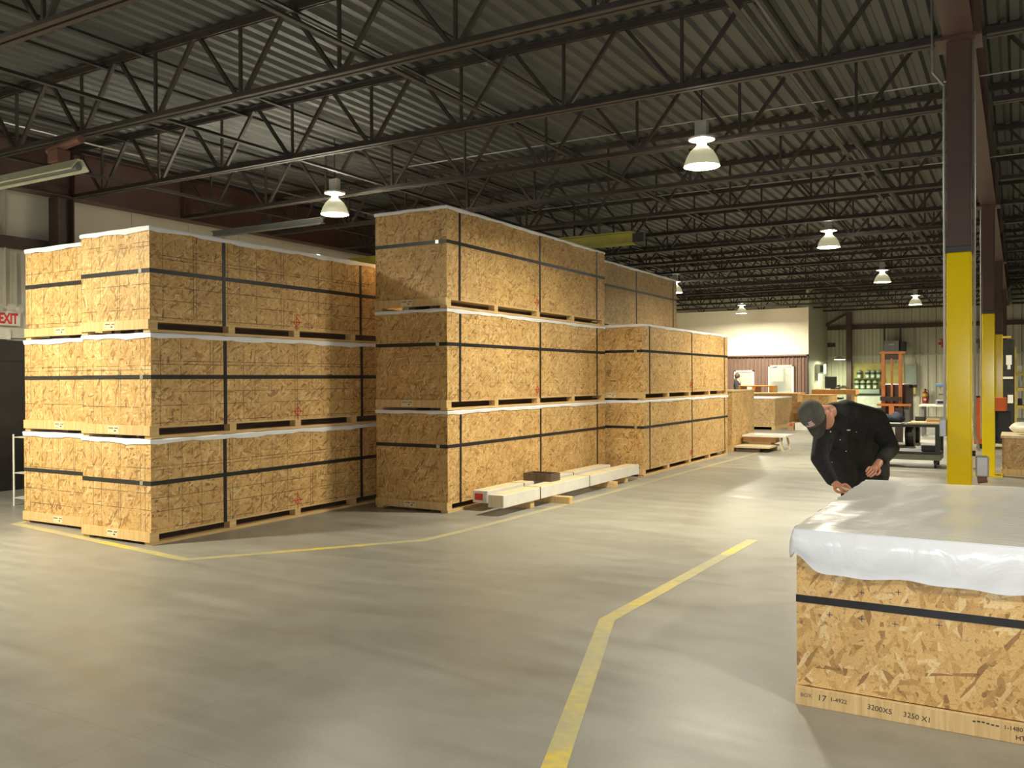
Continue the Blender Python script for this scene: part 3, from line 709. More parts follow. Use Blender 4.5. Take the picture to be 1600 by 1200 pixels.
# left side skirt, short and uneven
ny = 70; U = []
for i in range(ny+1):
    y = -.014+(FL+.02)*i/ny; c = []
    for j in range(5):
        f = j/4; dp = (.045+.10*math.exp(-(i/ny/.05)**2)+.012*math.sin(12*y)+.008*math.sin(31*y))*f
        c.append(b.bm.verts.new((-.016-.012*math.sin(math.pi*f*.8)-.006*math.sin(21*y+2*f), y, FH+.012-dp)))
    U.append(c)
for i in range(ny):
    for j in range(4): b.bm.faces.new((U[i][j], U[i][j+1], U[i+1][j+1], U[i+1][j]))
# corner tuck
for j in range(4):
    b.bm.faces.new((U[0][j], V[0][min(rows, j*2)], V[0][min(rows, j*2+2)], U[0][j+1]))
sk_o = b.build('plastic_skirt', 'white_plastic', o, smooth=True)
def topf(u, v):
    x = -.016+(FW+.02)*u; y = -.016+(FL+.03)*v
    return (x, y, FH+.0125+.004*math.sin(9*x+4*y)*math.sin(5*y)+.003*math.sin(23*x-7*y)*(1 if .02 < u < .98 and .02 < v < .98 else 0))
MB().grid(topf, 60, 60).build('plastic_sheet', 'milky_film', o, smooth=True)
MB().box((1.16, 1.95, FH+.017), (1.19, 2.08, FH+.0175)).box((1.25, 1.97, FH+.017), (1.28, 2.10, FH+.0175)).build('ink_marks', 'ink_faint', o)

# small crate with a bag at the right edge
q = Vector((-.235, 16.25, 0))
o = empty('crate', q, 'small OSB crate by the second yellow column at the right edge', 'crate')
MB().box((0, 0, .10), (1.4, .012, .60)).build('end_panel', 'osb_weathered', o); MB().box((0, .012, .10), (.012, 1.1, .60)).build('side_panel', 'osb_weathered', o)
MB().box((1.388, .012, .10), (1.4, 1.1, .60)).build('side_panel', 'osb_weathered', o); MB().box((.012, 1.088, .10), (1.388, 1.1, .60)).build('end_panel', 'osb_weathered', o)
MB().box((-.02, -.02, .60), (1.42, 1.12, .64)).build('lid', 'lumber_pale', o); MB().box((-.01, -.02, 0), (1.41, 1.11, .10)).build('base', 'lumber', o)
b = MB(); b.sph((0, 0, .11), 1, (.42, .30, .13), 3)
for v in b.bm.verts:
    v.co += v.normal*(.03*math.sin(9*v.co.x+4*v.co.y)+.02*math.sin(23*v.co.y+11*v.co.z)); v.co.z = max(0, v.co.z)
ob = b.build('plastic_bag', 'bag_white', smooth=True, loc=q+Vector((.55, .45, .641))); tag(ob, 'white plastic bag lying on the small crate at the right edge', 'bag')

# far crates behind the stacks
def simple_crate(x0, x1, y0, y1, h_, lab, mat='osb_weathered', rail='lumber', cap=None, cat='crate'):
    o = empty('crate', (x1, y0, 0), lab, cat, 'crates at the far end'); W, L = x1-x0, y1-y0
    MB().box((-W, 0, .12), (0, .012, h_)).build('end_panel', mat, o); MB().box((-W, L-.012, .12), (0, L, h_)).build('end_panel', mat, o)
    MB().box((-.012, .012, .12), (0, L-.012, h_)).build('side_panel', mat, o); MB().box((-W, .012, .12), (-W+.012, L-.012, h_)).build('side_panel', mat, o)
    MB().box((-W-.01, -.01, h_), (.01, L+.01, h_+.03)).build('lid', cap or rail, o); MB().box((-W, 0, .09), (0, L, .12)).build('deck', rail, o)
    for x in (-W, -W/2-.05, -.1): MB().box((x, 0, 0), (x+.1, L, .09)).build('skid', rail, o)
simple_crate(-6.45, -5.35, 18.6, 20.4, 1.30, 'bare OSB crate standing just beyond the two-high stack', 'osb_board')
p0 = atZ(1147, 670, 0); p1 = atZ(1215, 671, 0)
simple_crate(p1.x-1.75, p1.x, 27.0, 29.3, .95, 'weathered OSB crate across the aisle end, below the office windows', 'osb_weathered', cap='wrap_white')
simple_crate(-6.2, -5.35, 29.6, 31.2, 1.0, 'pale OSB crate behind the weathered one, near the worker in the cap', 'osb_plain', cap='lumber_orange')
simple_crate(-8.7, -6.5, 30.4, 31.6, 1.04, 'long low crate with an orange timber edge in front of the office wall', 'osb_weathered', cap='lumber_orange')
# wooden rack on the far crate
o = empty('pallet', atY(1153, 615, 31.8)*1, 'brown wooden pallet frame standing below the smaller office window', 'pallet')
o.location.z = 0
pz = atY(1153, 615, 31.8); 
MB().box((0, 0, 1.28), (1.25, .8, 1.32)).build('top_board', 'lumber_orange', o)
for x in (0, .52, 1.13): MB().box((x, 0, .9), (x+.12, .8, 1.28)).build('leg', 'lumber_orange', o)
MB().box((0, 0, .86), (1.25, .8, .9)).build('bottom_board', 'lumber_orange', o); MB().box((.05, .05, 0), (1.2, .75, .86)).build('stand', 'lumber_dark', o)

# ------------------------------------------------------------------ wrapped beams beside the middle stack
bx = -5.10
def beam(x, y0, y1, lab, endmat, z0=.092, w_=.215, h_=.15):
    o = empty('wrapped_beam', (x, y0, z0), lab, 'beam', 'wrapped beams on the floor')
    MB().box((-w_, 0, 0), (0, y1-y0, h_), .006).build('timber', 'wrap_white', o)
    MB().box((-w_+.004, .1, h_), (-.004, y1-y0-.01, h_+.002)).build('top_face', 'lumber_pale', o)
    e = MB().box((-w_+.01, -.004, .012), (-.01, 0, h_-.012)).build('end_label', endmat, o)
    for y in (.9, 2.35):
        if y < y1-y0: MB().box((-w_-.003, y-.008, -.002), (.003, y+.008, h_+.0035)).build('band', 'ink', o)
    return o
b1 = beam(-5.56, 8.93, 12.60, 'white-wrapped beam with a red end label, against the middle stack', 'paper')
MB().box((-.18, -.008, .035), (-.065, -.004, .115)).build('red_label', 'label_red', b1); MB().box((-.06, -.008, .04), (-.035, -.004, .11)).build('bar_label', 'sign_white', b1)
b2 = beam(-5.18, 8.67, 12.85, 'white-wrapped beam with a plain pale end, on the aisle side', 'lumber_pale')
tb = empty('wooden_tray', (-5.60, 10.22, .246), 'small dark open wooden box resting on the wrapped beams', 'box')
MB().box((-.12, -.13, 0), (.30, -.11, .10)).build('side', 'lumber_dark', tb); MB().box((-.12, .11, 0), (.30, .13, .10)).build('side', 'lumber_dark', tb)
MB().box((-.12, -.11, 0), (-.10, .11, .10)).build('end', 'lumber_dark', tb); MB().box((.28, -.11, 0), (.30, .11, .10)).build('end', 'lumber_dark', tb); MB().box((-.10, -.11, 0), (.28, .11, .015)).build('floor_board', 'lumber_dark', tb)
for i, (y, xo, lab) in enumerate([(9.35, -5.20, 'short timber block under the near end of the wrapped beams'), (9.93, -4.95, 'longest timber bearer sticking out from under the wrapped beams'), (11.68, -5.08, 'timber bearer under the middle of the wrapped beams'), (12.35, -5.2, 'timber block under the far end of the wrapped beams')]):
    b = MB().box((-.90 if i == 1 else -.78 if i == 2 else -.5, 0, 0), (0, .10, .088), .004).build('timber_bearer', 'lumber', loc=(xo, y, .0)); tag(b, lab, 'timber block', 'bearers under the wrapped beams')
# far boards near the bare crate
o = empty('board_pile', (-5.3, 19.0, 0), 'low pile of pale boards and a white-topped trestle beyond the far stack', 'board pile')
MB().box((0, .2, .30), (.95, 1.0, .34)).build('top_board', 'wrap_white', o); MB().box((0, .3, .18), (.72, .9, .298)).build('carton', 'cardboard', o)
MB().box((-.02, -.3, .09), (.72, .6, .13)).build('lower_board', 'lumber_pale', o); MB().box((.0, -.28, 0), (.5, -.18, .088)).build('bearer', 'lumber_dark', o)
MB().box((.05, .45, 0), (.68, .56, .088)).build('bearer', 'lumber_orange', o); MB().obox((.86, .3, 0), (.80, .3, .3), .08, .03).obox((.90, .8, 0), (.84, .8, .3), .08, .03).build('trestle_leg', 'lumber_pale', o)
MB().box((.1, .35, .131), (.6, .85, .18)).build('packer', 'lumber_pale', o)
o = empty('carton', atZ(1240, 672, 0), 'small cardboard carton beside a white sheet near the far crates', 'carton')
MB().box((-.18, 0, 0), (.0, .3, .22)).build('body', 'cardboard', o); MB().box((-.12, -.004, .12), (-.03, 0, .2)).build('print', 'red_ink', o)
o2 = MB().prism([(.02, .0), (.55, .0), (.55, .12), (.02, .22)], 'y', 0, .5).build('foam_sheet', 'sign_white', loc=atZ(1241, 672, 0)); tag(o2, 'white foam block lying beside the small carton near the worker', 'foam block')

# wire rack by the door
o = empty('wire_rack', (-10.98, 6.42, 0), 'white wire rack with crumpled white bags behind the left stacks', 'rack')
b = MB()
for x in (-.20, .25):
    for y in (0, .35): b.cyl((x, y, 0), (x, y, .92), .012, seg=8)
b.build('posts', 'sign_white', o)
for z in (.1, .42, .88): 
    s_ = MB()
    for k in range(6): s_.cyl((-.2, .07*k, z), (.25, .07*k, z), .005, seg=6)
    s_.cyl((-.2, 0, z), (-.2, .35, z), .007, seg=6).cyl((.25, 0, z), (.25, .35, z), .007, seg=6).build('wire_shelf', 'sign_white', o)
for i, (x, z) in enumerate(((-.02, .186), (0, .506))): 
    ob = MB().sph((x, .18, z), .1, (1.3, 1, .75)).build('crumpled_bag', 'bag_white', loc=(-10.98, 6.42, 0), smooth=True); tag(ob, ['crumpled white bag on the bottom shelf of the wire rack', 'crumpled white bag on the middle shelf of the wire rack'][i], 'bag')

# ================================================================== FAR END OF THE HALL
def B(px0, py0, px1, py1, Y, d):
    """box seen between two pixels at depth plane Y"""
    a = atY(px0, py1, Y); c = atY(px1, py0, Y); return (a.x, Y, a.z), (c.x, Y+d, c.z)
# forklift
FKY = 21.6
fk = empty('forklift', (atY(1395, 690, FKY).x, FKY, 0), 'orange forklift with a tall double mast in front of the far wall', 'forklift')
fx = fk.location.x
def fb(px0, py0, px1, py1, y0, d, mat, nm, bev=0.):
    a = atY(px0, py1, FKY); c = atY(px1, py0, FKY); MB().box((a.x-fx, y0, max(.02, a.z)), (c.x-fx, y0+d, c.z), bev).build(nm, mat, fk)
for x0, x1 in ((1377.5, 1382.5), (1404, 1409)): fb(x0, 549, x1, 690, 0, .10, 'forklift_orange', 'mast_rail')
fb(1374, 549, 1414, 553, -.01, .10, 'forklift_orange', 'mast_head'); fb(1383, 553, 1404, 562, .03, .06, 'brown_steel', 'cross_bar'); fb(1391.5, 560, 1394.5, 640, .02, .06, 'forklift_orange', 'lift_cylinder')
fb(1371, 631, 1424, 634, -.12, .08, 'forklift_orange', 'load_backrest'); fb(1376, 620, 1409, 626, -.10, .06, 'brown_dark', 'cross_bar'); fb(1390, 634, 1398, 665, -.12, .05, 'forklift_orange', 'carriage')
fb(1374, 600, 1414, 668, .25, 1.6, 'brown_dark', 'body', .05); fb(1372, 637, 1384, 690, -.16, .05, 'brown_dark', 'fork_shank'); fb(1400, 637, 1412, 690, -.16, .05, 'brown_dark', 'fork_shank')
fb(1412, 634, 1420, 665, .0, .3, 'grey_metal', 'side_plate')
for s_ in (-1, 1):
    MB().box((s_*.22-.06, -1.1, .03), (s_*.22+.06, -.1, .07)).build('fork', 'dark_metal', fk)
    MB().cyl((s_*.32-.09, .45, .25), (s_*.32+.09, .45, .25), .25, seg=20).build('wheel', 'dark_metal', fk)
    MB().cyl((s_*.32-.09, 1.7, .22), (s_*.32+.09, 1.7, .22), .22, seg=20).build('wheel', 'dark_metal', fk)
MB().box((-.35, .9, 1.35), (.35, 1.75, 1.42)).build('overhead_guard', 'brown_dark', fk)
# steel cart with papers
CY = 16.8
ct = empty('work_cart', (-1.68, CY, 0), 'dark steel work cart with casters, strewn with boards, left of the yellow column', 'cart')
MB().box((-.62, 0, .72), (.50, .75, .765)).build('top', 'dark_metal', ct)
MB().box((-.62, 0, .14), (.50, .75, .26)).build('lower_shelf', 'cart_green', ct)
MB().box((-.62, -.01, .24), (.50, .76, .285)).build('shelf_rim', 'dark_metal', ct)
for x in (-.62, .42):
    for y in (0, .67): MB().box((x, y, .26), (x+.08, y+.08, .72)).build('leg', 'dark_metal', ct)
for x in (-.55, .42):
    for y in (.08, .66): MB().cyl((x-.02, y, .07), (x+.02, y, .07), .065, seg=14).box((x-.03, y-.03, .08), (x+.03, y+.03, .14)).build('caster', 'dark_metal', ct)
ob = MB().box((0, 0, 0), (.55, .25, .02)).box((.05, .05, .021), (.62, .32, .038)).build('board_offcut', 'lumber_pale', loc=(-1.72, CY+.1, .767)); tag(ob, 'pale board offcuts lying on the dark work cart', 'boards')
ob = MB().box((0, 0, 0), (.5, .13, .035)).build('plank', 'lumber_orange', loc=(-1.70, CY+.60, .767)); tag(ob, 'tan plank along the back of the dark work cart', 'plank')
ob = MB().box((0, 0, 0), (.22, .18, .05), .01).build('carton', 'cardboard', loc=(-1.42, CY+.22, .806)); tag(ob, 'flat brown carton on the board offcuts of the work cart', 'carton')
ob = MB().box((0, 0, 0), (.3, .2, .012)).build('paper_sheet', 'paper', loc=(-2.12, CY+.02, .767)); tag(ob, 'white paper sheets at the left of the dark work cart', 'paper')
b = MB().sph((0, 0, .08), .2, (1.1, .8, .5), 3)
for v in b.bm.verts: v.co += v.normal*.03*math.sin(25*v.co.x+13*v.co.y); v.co.z = max(0, v.co.z)
ob = b.build('folded_jacket', 'navy_cloth', smooth=True, loc=(-1.98, CY+.42, .767)); tag(ob, 'dark blue jacket heaped on the left of the work cart', 'jacket')
ob = MB().box((0, 0, 0), (.16, .12, .12), .01).build('tool_box', 'dark_metal', loc=(-1.62, CY+.45, .767)); tag(ob, 'small dark tool box at the back of the work cart', 'box')
ob = MB().box((0, 0, 0), (.22, .16, .10), .005).build('tool_box', 'dark_metal', loc=(-1.5, CY+.2, .286)); tag(ob, 'small dark box on the lower shelf of the work cart', 'box')

# bench with blue drill press, papers, extinguisher
BY = 26.0
a0 = atY(1436, 642, BY); a1 = atY(1500, 642, BY)
bn = empty('work_bench', (a0.x, BY, 0), 'grey work bench below the fire extinguisher by the far wall', 'bench')
bw = 1.5
MB().box((0, 0, .80), (bw, .8, .85)).build('top', 'bin_white', bn)
for x in (.05, bw-.12):
    for y in (.05, .68): MB().box((x, y, 0), (x+.07, y+.07, .80)).build('leg', 'grey_metal', bn)
MB().box((.05, .4, .25), (bw-.05, .45, .30)).build('stretcher', 'grey_metal', bn)
ob = empty('cash_box', (atY(1462, 630, BY+.05).x, BY+.03, .852), 'grey box with a dark front on the far bench', 'box')
MB().box((0, 0, 0), (.30, .2, .13), .01).build('body', 'galv', ob); MB().box((.04, -.005, .03), (.26, 0, .10)).build('front', 'dark_metal', ob)
dp = empty('drill_press', (atY(1474, 610, BY+.45).x, BY+.45, .852), 'blue drill press standing on the far bench beside the yellow column', 'drill press')
MB().box((-.18, -.2, 0), (.18, .2, .05)).build('base', 'dark_metal', dp); MB().cyl((.08, .05, .05), (.08, .05, .80), .05).build('post', 'blue_paint', dp)
MB().box((-.28, -.15, .78), (.26, .18, .92), .03).build('head', 'blue_paint', dp); MB().box((-.16, -.16, .42), (.1, .1, .46)).build('table', 'dark_metal', dp); MB().cyl((-.12, -.05, .62), (-.12, -.05, .78), .03).build('chuck', 'galv', dp)
MB().box((.12, -.1, .35), (.24, .1, .62), .02).build('switch_box', 'bin_white', dp)
dp.scale = (.68, .68, .62)
ex = empty('fire_extinguisher', (atY(1446, 610, YB-.12).x, YB-.24, atY(1446, 630, YB).z), 'red fire extinguisher hung on the far wall', 'fire extinguisher')
MB().lathe([(0, 0), (.10, .0), (.11, .03), (.11, .38), (.085, .45), (.04, .49), (.04, .52), (0, .52)]).build('cylinder', 'red_paint', ex, smooth=True)
MB().cyl((0, 0, .52), (0, 0, .58), .03).box((-.02, -.12, .56), (.02, .04, .59)).build('valve', 'dark_metal', ex); MB().lathe([(.1115, .28), (.1115, .40)]).build('collar_label', 'rack_yellow', ex); MB().box((-.05, -.113, .12), (.05, -.108, .2)).build('label_patch', 'paper', ex)
MB().tube([(.03, -.02, .57), (.12, -.02, .5), (.14, -.02, .15)], .012).build('hose', 'dark_metal', ex)
# transformer on its shelf, electric panel
lo_, hi_ = B(1381, 531.5, 1404.5, 551, YB-.9, .7)
tr = empty('transformer_box', ((lo_[0]+hi_[0])/2, YB-.5, lo_[2]), 'grey transformer box on a bracket high above the forklift mast', 'transformer')
hw = (hi_[0]-lo_[0])/2; hh = hi_[2]-lo_[2]
MB().box((-hw, -.35, 0), (hw, .25, hh), .02).build('body', 'grey_metal', tr); MB().box((-.1, -.355, hh*.62), (.1, -.35, hh*.72)).build('name_plate', 'galv', tr)
for s_ in (-1, 1): MB().box((s_*(hw+.02)-.03, -.1, hh*.2), (s_*(hw+.02)+.03, .0, 3.75-lo_[2])).build('hanger', 'dark_metal', tr)
MB().box((hw+.05, -.3, .05), (hw+.22, .2, hh*.9)).box((-hw, .25, .1), (hw, .46, .2)).build('side_vent', 'dark_metal', tr)
lo_, hi_ = B(1416, 569, 1432.5, 605, YB-.22, .14)
pa = empty('electric_panel', (0, 0, 0), 'grey-green electric panel on the far wall right of the forklift', 'electric panel')
MB().box(lo_, hi_, .01).build('cabinet', 'panel_grey', pa); MB().box((lo_[0]+.04, lo_[1]-.012, lo_[2]+.04), (hi_[0]-.04, lo_[1], hi_[2]-.04)).build('door', 'panel_grey', pa)
MB().box((lo_[0]+.2, lo_[1]+.02, hi_[2]), (lo_[0]+.26, lo_[1]+.08, 3.61)).build('conduit', 'cream_dull', pa)
lo_, hi_ = B(1417, 605, 1431, 616, YB-.2, .12)
ob = MB().box(lo_, hi_, .01).build('paper_holder', 'board_yellow'); tag(ob, 'pale yellow box below the electric panel', 'box')
# shelf of cans on a yellowish board
lo_, hi_ = B(1332, 567, 1412, 612, YB-.09, .03)
bo = MB().box(lo_, (hi_[0], hi_[1]+.0, hi_[2])).build('pegboard', 'board_yellow'); tag(bo, 'yellowish backing board with two shelves of cans on the far wall', 'board')
can = MB().lathe([(0, 0), (.095, 0), (.1, .02), (.1, .26), (.085, .31), (.05, .33), (.05, .36), (0, .36)], seg=14).mesh('body', 'can_green', True); canl = MB().lathe([(.101, .16), (.101, .25)], seg=14).mesh('label_band', 'can_dark', True); canw = MB().box((-.05, -.104, .04), (.05, -.098, .13)).mesh('label_patch', 'bin_white')
for r, (zpy, xs) in enumerate(((607.5, (1339, 1348, 1357.5, 1367.5)), (591, (1342.5, 1355.5, 1364, 1373)))):
    zz = atY(1350, zpy, YB-.25).z
    sh = MB().box((atY(1334, 600, YB-.25).x, YB-.36, zz-.04), (atY(1377, 600, YB-.25).x, YB-.09, zz)).build('wall_shelf', 'can_dark'); tag(sh, ['lower dark shelf of cans on the far wall', 'upper dark shelf of cans on the far wall'][r], 'shelf')
    for k, x in enumerate(xs):
        c = empty('can', (atY(x, 600, YB-.25).x, YB-.25, zz), 'greenish can on the %s far shelf, %s from the left' % (['lower', 'upper'][r], ORD[k]), 'can', 'cans on the far shelves'); link('body', can, c); link('label_band', canl, c); link('label_patch', canw, c)
lo_, hi_ = B(1337, 608.5, 1375, 616, YB-.5, .4); 
ob = empty('far_counter', ((lo_[0]+hi_[0])/2, YB-.5, 0), 'dark counter under the shelves of cans', 'counter')
MB().box((-.48, 0, .85), (1.2, .30, .92)).build('top', 'dark_metal', ob); MB().box((-.46, .03, 0), (1.15, .29, .85)).build('base', 'bin_white', ob)
lo_, hi_ = B(1340, 604, 1374, 614, YB-.45, .2)
ob = MB().box((lo_[0], lo_[1], .922), (hi_[0], hi_[1], 1.1), .01).build('tool_tray', 'panel_grey'); tag(ob, 'long grey-green tray on the dark far counter', 'tray')
# red sprinkler valve, small vent
p_ = atY(1473, 537, YB-.2); o = empty('wall_valve', p_, 'red valve on the far wall just left of the near column', 'valve')
MB().cyl((0, -.05, -.15), (0, -.05, .15), .05).cyl((-.15, -.05, 0), (.15, -.05, 0), .05).build('body', 'red_paint', o); MB().lathe([(.12, .16), (.14, .17), (.12, .18)]).build('handwheel', 'red_paint', o)
p_ = atY(1299, 539, YB-.06); ob = MB().box((-.16, 0, -.09), (.16, .05, .09)).build('wall_vent', 'brown_dark', loc=p_); tag(ob, 'small brown vent high on the far wall left of the brace', 'vent')
# corner furniture right of the office
lo_, hi_ = B(1264, 569, 1287, 584, 36.5, .5)
o = empty('wall_cabinet', (0, 0, 0), 'pale green-lit wall cabinet at the office corner', 'cabinet')
MB().box(lo_, hi_).build('body', 'bin_white', o); mx = lo_[0]+(hi_[0]-lo_[0])*.66
MB().box((lo_[0]+.02, lo_[1]-.02, lo_[2]+.02), (mx-.02, lo_[1], hi_[2]-.02)).build('door', 'bin_white', o); MB().box((mx+.06, lo_[1]-.015, lo_[2]+.06), (mx+.18, lo_[1], hi_[2]-.05)).build('dark_pane', 'can_dark', o)
lo_, hi_ = B(1263, 607.5, 1284, 621, 35.6, .6)
o = empty('white_machine', ((lo_[0]+hi_[0])/2+.22, 35.6, 0), 'white boxy machine on a stand at the office corner', 'machine'); hw = (hi_[0]-lo_[0])/2
MB().box((-hw, 0, lo_[2]), (hw, .6, hi_[2]), .02).build('body', 'bin_white', o); MB().box((-hw+.1, -.01, lo_[2]+.05), (-hw+.22, 0, hi_[2]-.06)).build('control_panel', 'can_dark', o); MB().box((-hw, 0, 0), (hw, .6, lo_[2])).build('stand', 'grey_metal', o)

p_ = atY(1289, 600, 36.2)
o = empty('office_chair', (p_.x+.1, 36.75, 0), 'dark high-backed chair by the wall right of the office', 'chair')
MB().box((-.24, .16, .78), (.22, .24, 1.65), .03).build('backrest', 'dark_metal', o); MB().box((-.26, -.3, .72), (.5, .2, .80), .03).build('seat', 'dark_metal', o); MB().cyl((0, 0, .08), (0, 0, .72), .03).build('post', 'dark_metal', o)
for k in range(5): MB().obox((0, 0, .09), (.32*math.cos(k*1.257), .32*math.sin(k*1.257), .05), .04, .04).build('leg', 'dark_metal', o)
MB().box((.3, -.2, .95), (.36, .2, 1.3)).build('armrest', 'brown_dark', o)
o = empty('orange_bench', (atY(1268, 620, 31.4).x, 31.4, 0), 'bench with an orange timber top behind the worker', 'bench')
MB().box((0, 0, 1.02), (1.45, .7, 1.18)).build('top', 'lumber_orange', o)
for x in (.05, 1.3): MB().box((x, .05, 0), (x+.1, .65, 1.02)).build('leg', 'lumber', o)
b = MB()
rr = random.Random(4)
for k in range(9): b.obox((rr.uniform(0, .5), rr.uniform(0, .3), .03+.03*k/3), (rr.uniform(0, .5), rr.uniform(0, .3), .05+.03*k/3), .08, .03)
ob = b.build('scrap_heap', 'cart_green', loc=(atY(1302, 614, 31.5).x, 31.55, 1.182), kind='stuff'); ob['label'] = 'heap of small dark green scrap on the orange-topped bench'; ob['category'] = 'scrap'

# right-hand machines between and behind the columns
o = empty('band_saw', (0, 0, 0), 'orange steel press frame between the two nearest yellow columns', 'press')
SY = 22.0
def sb(px0, py0, px1, py1, y0, d, mat, nm, bev=0.):
    a = atY(px0, py1, SY); c = atY(px1, py0, SY); MB().box((a.x, SY+y0, max(.01, a.z)), (c.x, SY+y0+d, c.z), bev).build(nm, mat, o)
sb(1521.5, 622, 1573, 642, 0, .5, 'saw_orange', 'crosshead', .02); sb(1521.5, 642, 1536.5, 694, 0, .5, 'saw_orange', 'upright', .01); sb(1536.5, 642, 1575, 694, .3, .5, 'dark_metal', 'ram'); sb(1526, 694, 1546, 722, -.05, .6, 'dark_metal', 'foot')
sb(1560, 642, 1580, 694, .1, .2, 'dark_metal', 'motor'); sb(1522, 619, 1545, 622, .05, .4, 'dark_metal', 'top_plate'); sb(1532, 600, 1538, 619, .2, .12, 'brown_dark', 'valve_post'); sb(1531, 592, 1541, 596, .2, .12, 'dark_metal', 'hand_lever')
for k, (x, y) in enumerate(((1543, 669), (1543, 680), (1544, 691))): sb(x, y, x+3, y+5, -.02, .3, 'bin_white', 'knob')
# black cabinet machine with labels
o = empty('control_cabinet', (0, 0, 0), 'tall black machine cabinet with white labels behind the second yellow column', 'cabinet'); SY = 26.0
sb(1562, 530, 1585, 700, 0, .9, 'dark_metal', 'body', .02); sb(1572, 555, 1581, 570, -.01, .01, 'paper', 'notice'); sb(1574, 570, 1579, 577, -.01, .01, 'paper', 'notice'); sb(1564, 588.5, 1583, 592, -.03, .05, 'paper', 'ledge'); sb(1574.5, 617, 1583, 630, -.01, .01, 'paper', 'notice'); sb(1566, 525, 1580, 528.5, -.02, .1, 'rack_yellow', 'light_bar')
o = empty('hoist_arm', (0, 0, 0), 'dark hoist arm on a thin post between the columns', 'hoist'); SY = 27.0
sb(1523, 529, 1545, 536, 0, .2, 'dark_metal', 'arm'); sb(1529, 536, 1545, 544, .02, .16, 'dark_metal', 'motor'); sb(1538, 430, 1540, 740, .05, .05, 'dark_metal', 'post')
# pallet rack with bins at the far right
o = empty('pallet_rack', (0, 0, 0), 'yellow pallet rack with light bins at the right edge', 'rack'); SY = 28.5
sb(1584, 542, 1588.5, 700, 0, .1, 'rack_yellow', 'upright'); sb(1584, 542, 1588.5, 700, 1.0, .1, 'rack_yellow', 'upright'); sb(1630, 542, 1634.5, 700, 0, .1, 'rack_yellow', 'upright')
for y in (582, 606, 634): sb(1588, y, 1632, y+4.5, 0, .1, 'rack_yellow', 'shelf_beam'); sb(1588, y, 1632, y+1.5, .1, .9, 'grey_metal', 'shelf_deck')
for r, y in enumerate((582, 606, 634)):
    for k in range(4):
        a = atY(1590+k*10, y, SY); c = atY(1597+k*10, y-11+(k*7 % 3), SY)
        ob = MB().box((a.x, SY+.15, a.z+.012), (c.x, SY+.6, c.z), .01).build('storage_bin', ['bin_white', 'panel_grey', 'dark_metal'][(k+r) % 3]); tag(ob, '%s bin, %s along the %s shelf of the right-edge rack' % (['white', 'grey-green', 'dark'][(k+r) % 3], ORD[k], ['top', 'middle', 'bottom'][r]), 'bin', 'bins on the pallet rack')
# ================================================================== PEOPLE
def skin_mesh(name, V, Ed, mat, root=0, sub=2, extra=None):
    """grow a smooth skin over a skeleton: V = {key: (point, radius or (rx, ry))}"""
    keys = list(V); idx = {k: i for i, k in enumerate(keys)}
    me = bpy.data.meshes.new(name); me.from_pydata([Vector(V[k][0]) for k in keys], [(idx[a], idx[c]) for a, c in Ed], [])
    o = bpy.data.objects.new('tmp', me); COL.objects.link(o)
    sm = o.modifiers.new('skin', 'SKIN'); sm.use_smooth_shade = True
    if not me.skin_vertices: 
        bm = bmesh.new(); bm.from_mesh(me); bm.verts.layers.skin.verify(); bm.to_mesh(me); bm.free()
    for i, k in enumerate(keys):
        r = V[k][1]; me.skin_vertices[0].data[i].radius = (r, r) if isinstance(r, (int, float)) else r
        me.skin_vertices[0].data[i].use_root = (i == root)
    ss = o.modifiers.new('sub', 'SUBSURF'); ss.levels = sub; ss.render_levels = sub
    bpy.context.view_layer.update(); dg = bpy.context.evaluated_depsgraph_get()
    out = bpy.data.meshes.new_from_object(o.evaluated_get(dg)); bpy.data.objects.remove(o)
    bm = bmesh.new(); bm.from_mesh(out)
    if extra:
        b = MB(); extra(b); tmp = bpy.data.meshes.new('t'); b.bm.to_mesh(tmp); b.bm.free(); bm.from_mesh(tmp); bpy.data.meshes.remove(tmp)
    for f in bm.faces: f.smooth = True
    bm.to_mesh(out); bm.free(); out.materials.clear(); out.materials.append(MATS[mat]); out.name = name
    return out
def capsules(name, bones, mat, voxel=.012, smooth=8):
    """one continuous surface over tapered capsules: bones = [(p, q, r1, r2)]"""
    b = MB()
    for p, q, r1, r2 in bones:
        p, q = Vector(p), Vector(q); n_ = max(2, int((q-p).length/(min(r1, r2)*.35))+1)
        for i in range(n_+1):
            t_ = i/n_; b.sph(p.lerp(q, t_), r1+(r2-r1)*t_, sub=2)
    me = bpy.data.meshes.new('t'); b.bm.to_mesh(me); b.bm.free()
    o = bpy.data.objects.new('tmp', me); COL.objects.link(o)
    rm = o.modifiers.new('r', 'REMESH'); rm.mode = 'VOXEL'; rm.voxel_size = voxel
    sm = o.modifiers.new('s', 'SMOOTH'); sm.iterations = smooth; sm.factor = .5
    bpy.context.view_layer.update(); dg = bpy.context.evaluated_depsgraph_get()
    out = bpy.data.meshes.new_from_object(o.evaluated_get(dg)); bpy.data.objects.remove(o)
    for f in out.polygons: f.use_smooth = True
    out.materials.clear(); out.materials.append(MATS[mat]); out.name = name
    return out
def chain(*ks): return list(zip(ks[:-1], ks[1:]))
P = atD
hipC = P(1346, 712, 7.55)
man = empty('person', (hipC.x, hipC.y, 0), 'worker in dark jacket and grey cap bending over beside the plastic-covered crate', 'person')
O = Vector((hipC.x, hipC.y, 0))
def L_(v): return Vector(v)-O
RT, UP, FW = _rt0.copy(), Vector((0, 0, 1)), Vector((_fw.x, _fw.y, 0)).normalized()
hip = P(1346, 716, 7.55); waist = P(1343, 690, 7.46); chest = P(1333, 664, 7.28); ub = P(1322, 646, 7.18); nk = P(1306, 640, 7.10); nk2 = P(1296, 643, 7.04); hd = P(1284, 649, 6.99); hd2 = P(1274, 651, 6.95)
